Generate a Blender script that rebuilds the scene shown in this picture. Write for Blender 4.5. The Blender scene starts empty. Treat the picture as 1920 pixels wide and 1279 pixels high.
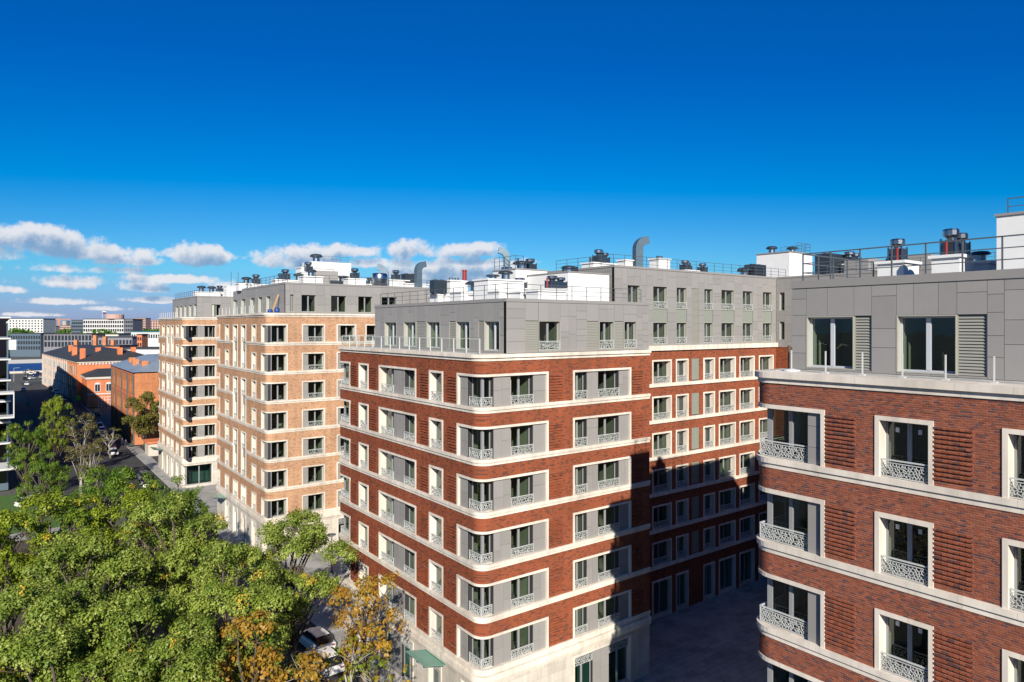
import bpy, bmesh, math, random
import numpy as np
from mathutils import Vector, Matrix
R = math.radians
random.seed(7)
scene = bpy.context.scene
col = scene.collection

# ------------------------------------------------------------------ camera
CZ = 26.6                       # drone height above the street
TH = R(36.9)                    # heading, clockwise from +Y (the street runs along +Y)
FX, FY, RX, RY = math.sin(TH), math.cos(TH), math.cos(TH), -math.sin(TH)
cd = bpy.data.cameras.new('camera'); cam = bpy.data.objects.new('camera', cd); col.objects.link(cam)
cam.location = (0, 0, CZ); cam.rotation_euler = (R(90), 0, -TH)
cd.sensor_width = 36; cd.lens = 24.0; cd.shift_y = -27.5/1920
cd.clip_start = 0.5; cd.clip_end = 12000
scene.camera = cam
scene.cycles.diffuse_bounces = 3; scene.cycles.transparent_max_bounces = 12

# ------------------------------------------------------------------ light
SUN_EL, SUN_AZ = R(26.5), R(210)          # azimuth of the sun, clockwise from +Y
sd = bpy.data.lights.new('sun', 'SUN'); sun = bpy.data.objects.new('sun', sd); col.objects.link(sun)
sd.energy = 5.0; sd.angle = R(0.5); sd.color = (1.0, 0.93, 0.82)
sdir = Vector((-math.sin(SUN_AZ)*math.cos(SUN_EL), -math.cos(SUN_AZ)*math.cos(SUN_EL), -math.sin(SUN_EL)))
sun.rotation_euler = sdir.to_track_quat('-Z', 'Y').to_euler(); sun.location = (-60, -100, 90)
scene.view_settings.view_transform = 'Standard'; scene.view_settings.look = 'None'
scene.view_settings.exposure = 0.6; scene.view_settings.gamma = 1
scene.view_settings.use_curve_mapping = False
SKY_STRENGTH = 0.06

class NT:
    """small helper to write node trees"""
    def __init__(s, tree): s.t = tree; s.n = tree.nodes; s.l = tree.links
    def node(s, typ, **kw):
        n = s.n.new(typ)
        for k, v in kw.items(): setattr(n, k, v)
        return n
    def put(s, sock, v):
        if isinstance(v, bpy.types.NodeSocket): s.l.new(v, sock)
        else: sock.default_value = v
    def math(s, op, a, b=None, c=None, clamp=False):
        n = s.node('ShaderNodeMath', operation=op); n.use_clamp = clamp
        s.put(n.inputs[0], a)
        if b is not None: s.put(n.inputs[1], b)
        if c is not None: s.put(n.inputs[2], c)
        return n.outputs[0]
    def mix(s, f, a, b, blend='MIX'):
        n = s.node('ShaderNodeMix', data_type='RGBA', blend_type=blend)
        s.put(n.inputs[0], f); s.put(n.inputs[6], a); s.put(n.inputs[7], b)
        return n.outputs[2]
    def noise(s, vec, scale, detail=3, rough=.55):
        n = s.node('ShaderNodeTexNoise'); s.put(n.inputs['Vector'], vec)
        n.inputs['Scale'].default_value = scale; n.inputs['Detail'].default_value = detail
        n.inputs['Roughness'].default_value = rough
        return n.outputs[0]
    def ramp(s, f, stops):
        n = s.node('ShaderNodeValToRGB'); s.put(n.inputs[0], f)
        e = n.color_ramp.elements
        while len(e) < len(stops): e.new(.5)
        for k, (p, c) in zip(e, stops): k.position = p; k.color = (*c, 1) if len(c) == 3 else c
        return n.outputs[0]
    def smooth(s, v, a, b, lo=0., hi=1.):
        n = s.node('ShaderNodeMapRange', interpolation_type='SMOOTHSTEP')
        s.put(n.inputs[0], v); n.inputs[1].default_value = a; n.inputs[2].default_value = b
        n.inputs[3].default_value = lo; n.inputs[4].default_value = hi
        return n.outputs[0]

def make_world():
    w = bpy.data.worlds.new('World'); scene.world = w; w.use_nodes = True; w.cycles.sampling_method = 'MANUAL'; w.cycles.sample_map_resolution = 256
    T = NT(w.node_tree); T.n.clear()
    # cloud density as a group of a direction vector: low cumulus standing round the whole horizon
    g = bpy.data.node_groups.new('cloud_density', 'ShaderNodeTree')
    g.interface.new_socket('Dir', in_out='INPUT', socket_type='NodeSocketVector')
    g.interface.new_socket('Density', in_out='OUTPUT', socket_type='NodeSocketFloat')
    G = NT(g); gi = G.node('NodeGroupInput'); go = G.node('NodeGroupOutput')
    sep = G.node('ShaderNodeSeparateXYZ'); G.l.new(gi.outputs[0], sep.inputs[0])
    az = G.math('MULTIPLY', G.math('ARCTAN2', sep.outputs[0], sep.outputs[1]), 180/math.pi)
    az = G.math('MODULO', G.math('ADD', az, 360.0+4), 90.0)
    az = G.math('SUBTRACT', az, 4.0)
    el = G.math('MULTIPLY', G.math('ARCSINE', sep.outputs[2]), 180/math.pi)
    n1 = G.noise(gi.outputs[0], 22, 9, .62)
    n2 = G.noise(gi.outputs[0], 9, 3, .5)
    # clouds: azimuth, elevation of the base-weighted centre, half width, half height (degrees), as seen in the sky
    def cl(px, py, w, h):
        a = (px-960)/1280; A = math.degrees(math.atan(a)+TH)
        k = math.cos(math.atan(a))
        E = math.degrees(math.atan((612-py)/1280*k))
        return A, E, math.degrees(w*1.12/1280*k*k), math.degrees(h*1.2/1280*k)
    clouds = [cl(75,462,120,34), cl(15,478,60,26), cl(180,482,75,24), cl(375,482,75,22), cl(270,488,60,14), cl(550,485,110,24),
              cl(655,474,60,15), cl(782,473,62,20), cl(880,472,52,15), cl(820,515,105,28), cl(150,531,110,17), cl(265,540,60,12),
              cl(95,566,100,8), cl(420,540,40,16), cl(270,563,60,7), cl(950,515,36,14), cl(20,545,50,9), cl(300,476,250,13), cl(620,492,170,12), cl(850,498,130,14), cl(130,505,150,11), cl(330,525,120,10), cl(210,580,60,6), cl(60,590,70,5)]
    acc = None
    for A, E, W, H in clouds:
        dx = G.math('DIVIDE', G.math('SUBTRACT', az, A), W)
        dy = G.math('DIVIDE', G.math('SUBTRACT', el, E), H)
        # flatter base than top
        dy = G.math('MAXIMUM', dy, G.math('MULTIPLY', dy, -1.5))
        e = G.math('SUBTRACT', 1.0, G.math('ADD', G.math('MULTIPLY', dx, dx), G.math('MULTIPLY', dy, dy)))
        acc = e if acc is None else G.math('SMOOTH_MAX', acc, e, 0.25)
    acc = G.math('MAXIMUM', acc, -6.0)
    d = G.math('ADD', acc, G.math('MULTIPLY', G.math('SUBTRACT', n1, .5), 5.2))
    d = G.math('ADD', d, G.math('MULTIPLY', G.math('SUBTRACT', n2, .5), 2.2))
    G.l.new(d, go.inputs[0])
    tc = T.node('ShaderNodeTexCoord')
    sky = T.node('ShaderNodeTexSky', sky_type='NISHITA')
    sky.sun_disc = False; sky.sun_elevation = SUN_EL; sky.sun_rotation = SUN_AZ
    sky.air_density = 1.0; sky.dust_density = 0.25; sky.ozone_density = 2.2; sky.altitude = 50
    # the picture's deep, polarised blue: less red, more blue, alike over the whole sky
    sp = T.node('ShaderNodeSeparateColor'); T.l.new(sky.outputs[0], sp.inputs[0]); r_, g_, b_ = sp.outputs
    cb = T.node('ShaderNodeCombineColor')
    K = 1/(SKY_STRENGTH*2**scene.view_settings.exposure); S0 = .0713
    rr = T.math('MULTIPLY', T.math('MAXIMUM', T.math('SUBTRACT', T.math('MULTIPLY', r_, S0), .23), 0.0), .75*K)
    bb = T.math('MULTIPLY', b_, S0*1.44*K)
    gg = T.math('MULTIPLY', T.math('POWER', T.math('MULTIPLY', g_, S0), 1.55), 1.32*K)
    gg = T.math('MINIMUM', gg, T.math('MULTIPLY', bb, .66))
    gg = T.math('MAXIMUM', gg, T.math('MULTIPLY', bb, .235))
    T.l.new(rr, cb.inputs[0]); T.l.new(gg, cb.inputs[1]); T.l.new(bb, cb.inputs[2])
    tint = cb.outputs[0]
    def dens(off):
        v = T.node('ShaderNodeVectorMath', operation='ADD'); T.l.new(tc.outputs['Generated'], v.inputs[0])
        v.inputs[1].default_value = off
        nn = T.node('ShaderNodeVectorMath', operation='NORMALIZE'); T.l.new(v.outputs[0], nn.inputs[0])
        gn = T.node('ShaderNodeGroup'); gn.node_tree = g; T.l.new(nn.outputs[0], gn.inputs[0])
        return gn.outputs[0]
    d0 = dens((0, 0, 0)); d1 = dens((-.004, -.002, .012))
    alpha = T.smooth(d0, -.05, .8)
    alpha = T.math('MULTIPLY', alpha, .9)
    lit = T.smooth(d1, 1.5, -.2)            # little cloud towards the light: bright
    shade = T.mix(lit, tuple(v*K for v in (.23, .37, .58))+(1,), tuple(v*K for v in (.84, .83, .86))+(1,))
    c = T.mix(alpha, tint, shade)
    bg = T.node('ShaderNodeBackground'); bg.inputs[1].default_value = SKY_STRENGTH
    T.l.new(c, bg.inputs[0])
    out = T.node('ShaderNodeOutputWorld'); T.l.new(bg.outputs[0], out.inputs[0])
make_world()

# ------------------------------------------------------------------ geometry of the view: where a photo column meets a wall plane
def ray(px):
    a = (px-960)/1280
    return FX+a*RX, FY+a*RY
def YL(px, X=24.0):            # Y where column px meets the plane X
    x, y = ray(px); return y*X/x
def XR(px, Y):                 # X where column px meets the plane Y
    x, y = ray(px); return x*Y/y
def PD(px, d):                 # ground position at view depth d
    x, y = ray(px); return x*d, y*d
def ZD(py, d): return CZ-(py-612)*d/1280
def DG(py): return CZ*1280/(py-612)     # depth of the ground at row py

# ------------------------------------------------------------------ objects
WL = {}                        # world location and heading of every object that has children
def tag(o, label=None, cat=None, group=None, kind=None):
    if label: o['label'] = label
    if cat: o['category'] = cat
    if group: o['group'] = group
    if kind: o['kind'] = kind
    return o
def rot2(x, y, a): return x*math.cos(a)-y*math.sin(a), x*math.sin(a)+y*math.cos(a)
def put(name, data, parent, loc, rz=0., scale=None):
    o = bpy.data.objects.new(name, data); col.objects.link(o)
    if parent is not None:
        (pl, pr) = WL[parent]
        x, y = rot2(loc[0]-pl[0], loc[1]-pl[1], -pr)
        o.parent = parent; o.location = (x, y, loc[2]-pl[2]); o.rotation_euler = (0, 0, rz-pr)
    else:
        o.location = loc; o.rotation_euler = (0, 0, rz)
    if scale: o.scale = scale
    WL[o] = (tuple(loc), rz)
    return o
def empty(name, loc, rz=0., label=None, cat=None, group=None):
    o = put(name, None, None, loc, rz); o.empty_display_size = .5
    return tag(o, label, cat, group)
def child_local(name, data, parent, loc=(0, 0, 0), rz=0., scale=None):
    """child given in the parent's own axes"""
    o = bpy.data.objects.new(name, data); col.objects.link(o)
    o.parent = parent; o.location = loc; o.rotation_euler = (0, 0, rz)
    if scale: o.scale = scale
    (pl, pr) = WL[parent]; x, y = rot2(loc[0], loc[1], pr)
    WL[o] = ((pl[0]+x, pl[1]+y, pl[2]+loc[2]), pr+rz)
    return o
def copy_tree(o, parent=None):
    c = o.copy(); col.objects.link(c)
    if parent is not None: c.parent = parent
    for ch in list(o.children): copy_tree(ch, c)
    return c

class MB:
    def __init__(s): s.v = []; s.f = []; s.m = []; s.mi = 0; s.tone = None
    def hexa(s, p):            # p: 4 bottom (ring) + 4 top
        a, b, d, e = Vector(p[0]), Vector(p[1]), Vector(p[3]), Vector(p[4])
        flip = (b-a).cross(d-a).dot(e-a) < 0
        k = len(s.v); s.v += [tuple(q) for q in p]
        F = [(0,3,2,1), (4,5,6,7), (0,1,5,4), (1,2,6,5), (2,3,7,6), (3,0,4,7)]
        for f in F:
            f = f[::-1] if flip else f
            s.f.append(tuple(k+i for i in f)); s.m.append(s.mi)
    def box(s, x0, x1, y0, y1, z0, z1):
        s.hexa([(x0,y0,z0),(x1,y0,z0),(x1,y1,z0),(x0,y1,z0),(x0,y0,z1),(x1,y0,z1),(x1,y1,z1),(x0,y1,z1)])
    def face(s, pts):
        k = len(s.v); s.v += [tuple(q) for q in pts]
        s.f.append(tuple(range(k, k+len(pts)))); s.m.append(s.mi)
    def bar(s, a, b, w, h=None):
        """square bar between two points"""
        a, b = Vector(a), Vector(b); h = h or w
        d = (b-a).normalized(); up = Vector((0,0,1)) if abs(d.z) < .9 else Vector((1,0,0))
        x = d.cross(up).normalized()*w/2; y = x.cross(d).normalized()*h/2
        s.hexa([a-x-y, a+x-y, a+x+y, a-x+y, b-x-y, b+x-y, b+x+y, b-x+y])
    def tube(s, pts, rad, n=8, cap=True):
        rings = []; pts = [Vector(p) for p in pts]
        for i, p in enumerate(pts):
            d = (pts[min(i+1, len(pts)-1)]-pts[max(i-1, 0)]).normalized()
            up = Vector((0,0,1)) if abs(d.z) < .95 else Vector((1,0,0))
            x = d.cross(up).normalized(); y = x.cross(d).normalized()
            r = rad[i] if isinstance(rad, (list, tuple)) else rad
            rings.append([p+(x*math.cos(t)+y*math.sin(t))*r for t in [2*math.pi*k/n for k in range(n)]])
        s.loft(rings, cap)
    def loft(s, rings, cap=True, close=True):
        k = len(s.v); n = len(rings[0])
        for r in rings: s.v += [tuple(q) for q in r]
        for i in range(len(rings)-1):
            for j in range(n if close else n-1):
                a, b = k+i*n+j, k+i*n+(j+1) % n
                s.f.append((a, b, b+n, a+n)); s.m.append(s.mi)
        if cap:
            s.f.append(tuple(k+j for j in range(n))[::-1]); s.m.append(s.mi)
            s.f.append(tuple(k+(len(rings)-1)*n+j for j in range(n))); s.m.append(s.mi)
    def lathe(s, c, prof, n=16):
        s.loft([[(c[0]+r*math.cos(2*math.pi*k/n), c[1]+r*math.sin(2*math.pi*k/n), c[2]+z) for k in range(n)] for r, z in prof])
    def mesh(s, name, mats, off=(0,0,0), rz=0., smooth=False, fix=False):
        me = bpy.data.meshes.new(name)
        if off != (0,0,0) or rz:
            vs = []
            for x, y, z in s.v:
                x, y = rot2(x-off[0], y-off[1], -rz); vs.append((x, y, z-off[2]))
        else: vs = s.v
        me.from_pydata(vs, [], s.f)
        mats = mats if isinstance(mats, (list, tuple)) else [mats]
        for m in mats: me.materials.append(M[m])
        if len(mats) > 1: me.polygons.foreach_set('material_index', s.m)
        if smooth: me.polygons.foreach_set('use_smooth', [True]*len(s.f))
        if fix:
            bm = bmesh.new(); bm.from_mesh(me); bmesh.ops.recalc_face_normals(bm, faces=bm.faces); bm.to_mesh(me); bm.free()
        me.update(); return me
    def build(s, name, mats, parent=None, smooth=False, fix=False):
        """verts are in world space; the object sits in its parent's place"""
        if not s.f: return None
        if parent is not None:
            pl, pr = WL[parent]; me = s.mesh(name, mats, pl, pr, smooth, fix)
            o = bpy.data.objects.new(name, me); col.objects.link(o); o.parent = parent; WL[o] = (pl, pr)
        else:
            me = s.mesh(name, mats, (0,0,0), 0, smooth, fix)
            o = bpy.data.objects.new(name, me); col.objects.link(o); WL[o] = ((0,0,0), 0.)
        return o

# ------------------------------------------------------------------ materials
M = {}
ALB = .80                     # all base colours below are scaled by this
def mat(name, color, rough=.7, metal=0., var=.0, scale=3., bump=0., bscale=40., spec=.35, objvar=0., dirt=None):
    m = bpy.data.materials.new(name); m.use_nodes = True; M[name] = m
    T = NT(m.node_tree); b = T.n['Principled BSDF']
    b.inputs['Roughness'].default_value = rough; b.inputs['Metallic'].default_value = metal
    b.inputs['Specular IOR Level'].default_value = spec
    color = tuple(v*ALB for v in color)
    geo = T.node('ShaderNodeNewGeometry'); pos = geo.outputs['Position']
    c = (*color, 1)
    if var:
        n = T.noise(pos, scale, 5, .6)
        k = T.node('ShaderNodeMapRange'); T.l.new(n, k.inputs[0]); k.inputs[1].default_value = .25; k.inputs[2].default_value = .75
        k.inputs[3].default_value = 1-var; k.inputs[4].default_value = 1+var
        cc = T.node('ShaderNodeVectorMath', operation='SCALE'); cc.inputs[0].default_value = color; T.l.new(k.outputs[0], cc.inputs['Scale'])
        c = cc.outputs[0]
    if objvar:
        oi = T.node('ShaderNodeObjectInfo')
        k = T.node('ShaderNodeMapRange'); T.l.new(oi.outputs['Random'], k.inputs[0])
        k.inputs[3].default_value = 1-objvar; k.inputs[4].default_value = 1+objvar
        cc = T.node('ShaderNodeVectorMath', operation='SCALE'); T.put(cc.inputs[0], c if isinstance(c, bpy.types.NodeSocket) else color); T.l.new(k.outputs[0], cc.inputs['Scale'])
        c = cc.outputs[0]
    if dirt:                      # streaky weathering with a shape of its own: colour, amount
        mp = T.node('ShaderNodeMapping'); T.l.new(pos, mp.inputs[0]); mp.inputs['Scale'].default_value = (1.6, 1.6, .25)
        n = T.noise(mp.outputs[0], 1.5, 5, .65)
        f = T.smooth(n, .5, .75, 0, dirt[1])
        c = T.mix(f, c, (*(v*ALB for v in dirt[0]), 1))
    T.put(b.inputs['Base Color'], c)
    if bump:
        n = T.noise(pos, bscale, 4, .6)
        bp = T.node('ShaderNodeBump'); bp.inputs['Strength'].default_value = bump; bp.inputs['Distance'].default_value = .02
        T.l.new(n, bp.inputs['Height']); T.l.new(bp.outputs[0], b.inputs['Normal'])
    return m
def brick_mat(name, c1, c2, c3, mortar, bw=.225, bh=.072, jx=.05, jy=.15, flat=False):
    c1, c2, c3, mortar = [tuple(v*ALB for v in c) for c in (c1, c2, c3, mortar)]
    m = bpy.data.materials.new(name); m.use_nodes = True; M[name] = m
    T = NT(m.node_tree); b = T.n['Principled BSDF']; b.inputs['Roughness'].default_value = .85
    b.inputs['Specular IOR Level'].default_value = .2
    geo = T.node('ShaderNodeNewGeometry'); s = T.node('ShaderNodeSeparateXYZ'); T.l.new(geo.outputs['Position'], s.inputs[0])
    u, v = (s.outputs[0], s.outputs[1]) if flat else (T.math('ADD', s.outputs[0], s.outputs[1]), s.outputs[2])
    # per-brick cell number for the colour of each brick
    row = T.math('FLOOR', T.math('DIVIDE', v, bh))
    sh = T.math('MULTIPLY', T.math('MODULO', row, 2.0), .5)
    cx = T.math('FLOOR', T.math('ADD', T.math('DIVIDE', u, bw), sh))
    cell = T.node('ShaderNodeCombineXYZ'); T.l.new(cx, cell.inputs[0]); T.l.new(row, cell.inputs[1])
    wn = T.node('ShaderNodeTexWhiteNoise', noise_dimensions='2D'); T.l.new(cell.outputs[0], wn.inputs[0])
    colr = T.ramp(wn.outputs[0], [(0, c3), (.16, c3), (.22, c1), (.6, c2), (1, c1)])
    big = T.noise(geo.outputs['Position'], .35, 3, .5)
    k = T.node('ShaderNodeMapRange'); T.l.new(big, k.inputs[0]); k.inputs[1].default_value = .3; k.inputs[2].default_value = .7
    k.inputs[3].default_value = .86; k.inputs[4].default_value = 1.14
    mp = T.node('ShaderNodeMapping'); T.l.new(geo.outputs['Position'], mp.inputs[0]); mp.inputs['Scale'].default_value = (1.3, 1.3, .12) if not flat else (.4, .4, 1)
    stn = T.noise(mp.outputs[0], 1.6, 4, .6); kk = T.smooth(stn, .35, .7, 1.05, .84)
    ks = T.math('MULTIPLY', k.outputs[0], kk)
    sc = T.node('ShaderNodeVectorMath', operation='SCALE'); T.l.new(colr, sc.inputs[0]); T.l.new(ks, sc.inputs['Scale'])
    fx = T.math('FRACT', T.math('ADD', T.math('DIVIDE', u, bw), sh)); fy = T.math('FRACT', T.math('DIVIDE', v, bh))
    mo = T.math('MAXIMUM', T.math('LESS_THAN', fx, jx), T.math('LESS_THAN', fy, jy))
    c = T.mix(T.math('MULTIPLY', mo, .55), sc.outputs[0], (*mortar, 1))
    T.l.new(c, b.inputs['Base Color'])
    h = T.math('ADD', T.math('SUBTRACT', 1.0, mo), T.math('MULTIPLY', wn.outputs[0], .5))
    bp = T.node('ShaderNodeBump'); bp.inputs['Strength'].default_value = .5; bp.inputs['Distance'].default_value = .015
    T.l.new(h, bp.inputs['Height']); T.l.new(bp.outputs[0], b.inputs['Normal'])
def glass_mat(name, tint, refl=1.45, thru=1.0):
    m = bpy.data.materials.new(name); m.use_nodes = True; M[name] = m
    T = NT(m.node_tree); T.n.clear(); out = T.node('ShaderNodeOutputMaterial')
    tr = T.node('ShaderNodeBsdfTransparent'); tr.inputs[0].default_value = (*tint, 1)
    gl = T.node('ShaderNodeBsdfGlossy'); gl.inputs['Roughness'].default_value = .012; gl.inputs[0].default_value = (.92, .96, 1, 1)
    geo = T.node('ShaderNodeNewGeometry'); n = T.noise(geo.outputs['Position'], .9, 2, .5)
    bp = T.node('ShaderNodeBump'); bp.inputs['Strength'].default_value = .03; bp.inputs['Distance'].default_value = .1; T.l.new(n, bp.inputs['Height'])
    T.l.new(bp.outputs[0], gl.inputs['Normal'])
    lw = T.node('ShaderNodeLayerWeight'); lw.inputs[0].default_value = .5      # the same from both sides of the pane
    F0 = ((refl-1)/(refl+1))**2
    f5 = T.math('POWER', lw.outputs['Facing'], 4.0); fr = T.math('ADD', F0, T.math('MULTIPLY', f5, 1-F0))
    mx = T.node('ShaderNodeMixShader'); T.l.new(fr, mx.inputs[0]); T.l.new(tr.outputs[0], mx.inputs[1]); T.l.new(gl.outputs[0], mx.inputs[2])
    T.l.new(mx.outputs[0], out.inputs[0])
def leaf_mat(name):
    m = bpy.data.materials.new(name); m.use_nodes = True; M[name] = m
    T = NT(m.node_tree); T.n.clear(); out = T.node('ShaderNodeOutputMaterial')
    at = T.node('ShaderNodeAttribute', attribute_name='tone')
    d = T.node('ShaderNodeBsdfPrincipled'); d.inputs['Roughness'].default_value = .5; d.inputs['Specular IOR Level'].default_value = .3
    T.l.new(at.outputs['Color'], d.inputs['Base Color'])
    tl = T.node('ShaderNodeBsdfTranslucent')
    br = T.mix(1.0, at.outputs['Color'], (1.25, 1.3, .6, 1), 'MULTIPLY'); T.l.new(br, tl.inputs[0])
    mx = T.node('ShaderNodeMixShader'); mx.inputs[0].default_value = .2
    T.l.new(d.outputs[0], mx.inputs[1]); T.l.new(tl.outputs[0], mx.inputs[2]); T.l.new(mx.outputs[0], out.inputs[0])
def tone_brick_mat(name):
    m = bpy.data.materials.new(name); m.use_nodes = True; M[name] = m
    T = NT(m.node_tree); b = T.n['Principled BSDF']; b.inputs['Roughness'].default_value = .85; b.inputs['Specular IOR Level'].default_value = .25
    at = T.node('ShaderNodeAttribute', attribute_name='tone')
    geo = T.node('ShaderNodeNewGeometry'); n = T.noise(geo.outputs['Position'], 24, 4, .65)
    k = T.node('ShaderNodeMapRange'); T.l.new(n, k.inputs[0]); k.inputs[1].default_value = .25; k.inputs[2].default_value = .75; k.inputs[3].default_value = .72; k.inputs[4].default_value = 1.25
    sc = T.node('ShaderNodeVectorMath', operation='SCALE'); T.l.new(at.outputs['Color'], sc.inputs[0]); T.l.new(k.outputs[0], sc.inputs['Scale'])
    T.l.new(sc.outputs[0], b.inputs['Base Color'])
    bp = T.node('ShaderNodeBump'); bp.inputs['Strength'].default_value = .4; bp.inputs['Distance'].default_value = .01
    T.l.new(n, bp.inputs['Height']); T.l.new(bp.outputs[0], b.inputs['Normal'])

brick_mat('red_brick', (.325,.080,.030), (.265,.062,.025), (.13,.042,.026), (.40,.22,.15))
brick_mat('tan_brick', (.60,.345,.195), (.53,.285,.15), (.39,.20,.115), (.60,.47,.36))
brick_mat('old_brick', (.66,.25,.095), (.58,.21,.08), (.45,.16,.07), (.55,.35,.24))
brick_mat('orange_brick', (.80,.25,.10), (.74,.21,.08), (.66,.18,.08), (.6,.33,.22))
tone_brick_mat('brick_tone')
brick_mat('base_stone', (.63,.58,.50), (.60,.545,.465), (.55,.50,.43), (.40,.37,.33), 1.24, .62, .014, .022)
mat('mortar', (.58,.46,.38), .95, var=.12, scale=8)
brick_mat('stone', (.79,.71,.61), (.76,.68,.575), (.73,.65,.545), (.50,.44,.37), 1.55, 60., .009, .0)
mat('panel', (.305,.292,.278), .55, var=.03, scale=2, objvar=.06)
mat('panel_gap', (.035,.035,.036), .9)
mat('spandrel', (.27,.29,.245), .5, var=.05, scale=3)
mat('reveal', (.40,.39,.33), .6, var=.04)
mat('louvre', (.31,.305,.265), .5, objvar=.04)
mat('frame', (.30,.30,.31), .45)
mat('frame_pale', (.52,.54,.58), .35)
mat('grille', (.56,.58,.56), .4, metal=.0)
mat('roof', (.33,.33,.33), .9, var=.2, scale=1.2)
mat('terrace', (.5,.49,.46), .85, var=.2, scale=1.5)
mat('white_render', (.80,.80,.78), .8, var=.04, scale=2, bump=.1, dirt=((.6,.58,.54), .25))
mat('rail', (.12,.14,.16), .45, metal=.3)
mat('rail_white', (.60,.60,.58), .4)
mat('steel', (.42,.46,.50), .28, metal=1., var=.1, scale=4)
mat('duct', (.13,.19,.24), .4, metal=.35, var=.15, scale=3)
mat('dark_steel', (.07,.09,.11), .35, metal=.6)
mat('red_paint', (.28,.03,.03), .4)
mat('room', (.40,.41,.33), .9, objvar=.3)
mat('room_dark', (.30,.29,.24), .9)
glass_mat('glass', (.48,.56,.49), 1.75)
glass_mat('glass_teal', (.18,.36,.34), 1.55)
glass_mat('glass_rail', (.92,.95,.94), 1.25)
glass_mat('glass_dark', (.10,.13,.16), 1.6)
leaf_mat('leaf')
mat('bark', (.11,.085,.065), .9, var=.3, scale=6, bump=.6, bscale=30)
mat('pale_bark', (.42,.38,.33), .9, var=.3, scale=5, bump=.4, bscale=30)
mat('asphalt', (.058,.056,.056), .9, var=.25, scale=.5, bump=.3, bscale=50)
mat('ground', (.10,.10,.085), .95, var=.3, scale=.15)
brick_mat('paving', (.42,.41,.39), (.38,.375,.36), (.33,.32,.31), (.20,.20,.19), .9, .6, .03, .04, True)
brick_mat('court', (.36,.40,.405), (.33,.37,.375), (.28,.315,.325), (.09,.10,.10), 1.2, .6, .03, .05, True)
mat('kerb', (.42,.41,.39), .85, var=.1)
mat('soil', (.09,.07,.05), .95, var=.3, scale=1.5, bump=.5, bscale=15)
mat('grass', (.07,.15,.025), .95, var=.3, scale=3)
mat('water', (.02,.085,.26), .6, spec=.12, bump=.3, bscale=.8)  # the high sky mirrored by the waves is put into this blue base colour
mat('white_paint', (.75,.75,.75), .6)
mat('dark_roof', (.045,.047,.052), .7, var=.15, scale=.5)
mat('zinc_roof', (.30,.36,.42), .45, metal=.2, var=.2, scale=.4)
mat('plaster', (.62,.56,.48), .85, var=.1, scale=1)
mat('white_wall', (.64,.63,.61), .85, var=.06)
mat('grey_wall', (.22,.22,.25), .8, var=.08)
mat('blue_grey', (.10,.14,.18), .5)
mat('far_window', (.03,.035,.045), .15, spec=.6)
mat('teal_roof', (.03,.16,.18), .5)
mat('pink_wall', (.55,.36,.30), .85)
mat('tyre', (.02,.02,.02), .9)
mat('rim', (.4,.4,.42), .35, metal=.8)
mat('car_glass', (.012,.015,.018), .06, spec=.6)
for nme, c in dict(white=(.78,.78,.78), silver=(.42,.43,.45), black=(.015,.015,.017), grey=(.13,.135,.14), red=(.30,.02,.02), blue=(.03,.07,.22), beige=(.45,.40,.32), green=(.03,.09,.06)).items():
    mat('car_'+nme, c, .25, spec=.6)
mat('canopy_glass', (.14,.36,.28), .15, spec=.6)
mat('lamp_glass', (.7,.7,.65), .3)
mat('headlight', (.7,.7,.7), .15)
mat('taillight', (.35,.02,.02), .3)
mat('sign_yellow', (.55,.60,.02), .6)
mat('sign_green', (.02,.35,.20), .6)
mat('sign_blue', (.05,.25,.65), .6)
mat('skin', (.55,.34,.25), .6)
mat('dark_cloth', (.025,.03,.045), .9)
mat('blue_cloth', (.04,.14,.34), .9)
mat('orange_cloth', (.7,.14,.03), .7)
mat('hair', (.05,.03,.02), .8)
mat('barrel_blue', (.02,.06,.25), .4)
mat('wood', (.45,.28,.13), .7)
mat('crane_orange', (.6,.25,.08), .6)

# ------------------------------------------------------------------ facade kit
class Fac:
    """a wall plane: side 'L' faces -X (u is Y), 'R' faces -Y (u is X), 'F' faces +Y (u is X)"""
    def __init__(s, side, c):
        s.side = side; s.c = c
        s.rz = {'R': 0., 'L': -math.pi/2, 'F': math.pi}[side]
    def P(s, u, d, z):
        if s.side == 'L': return (s.c-d, u, z)
        if s.side == 'R': return (u, s.c-d, z)
        return (u, s.c+d, z)
    def box(s, mb, u0, u1, d0, d1, z0, z1):
        q = [s.P(u0,d0,0), s.P(u1,d0,0), s.P(u1,d1,0), s.P(u0,d1,0)]
        mb.hexa([(x,y,z0) for x,y,_ in q]+[(x,y,z1) for x,y,_ in q])

CACHE = {}
def cached(key, fn):
    if key not in CACHE: CACHE[key] = fn()
    return CACHE[key]
def rnd(v): return round(v*20)/20.

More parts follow.
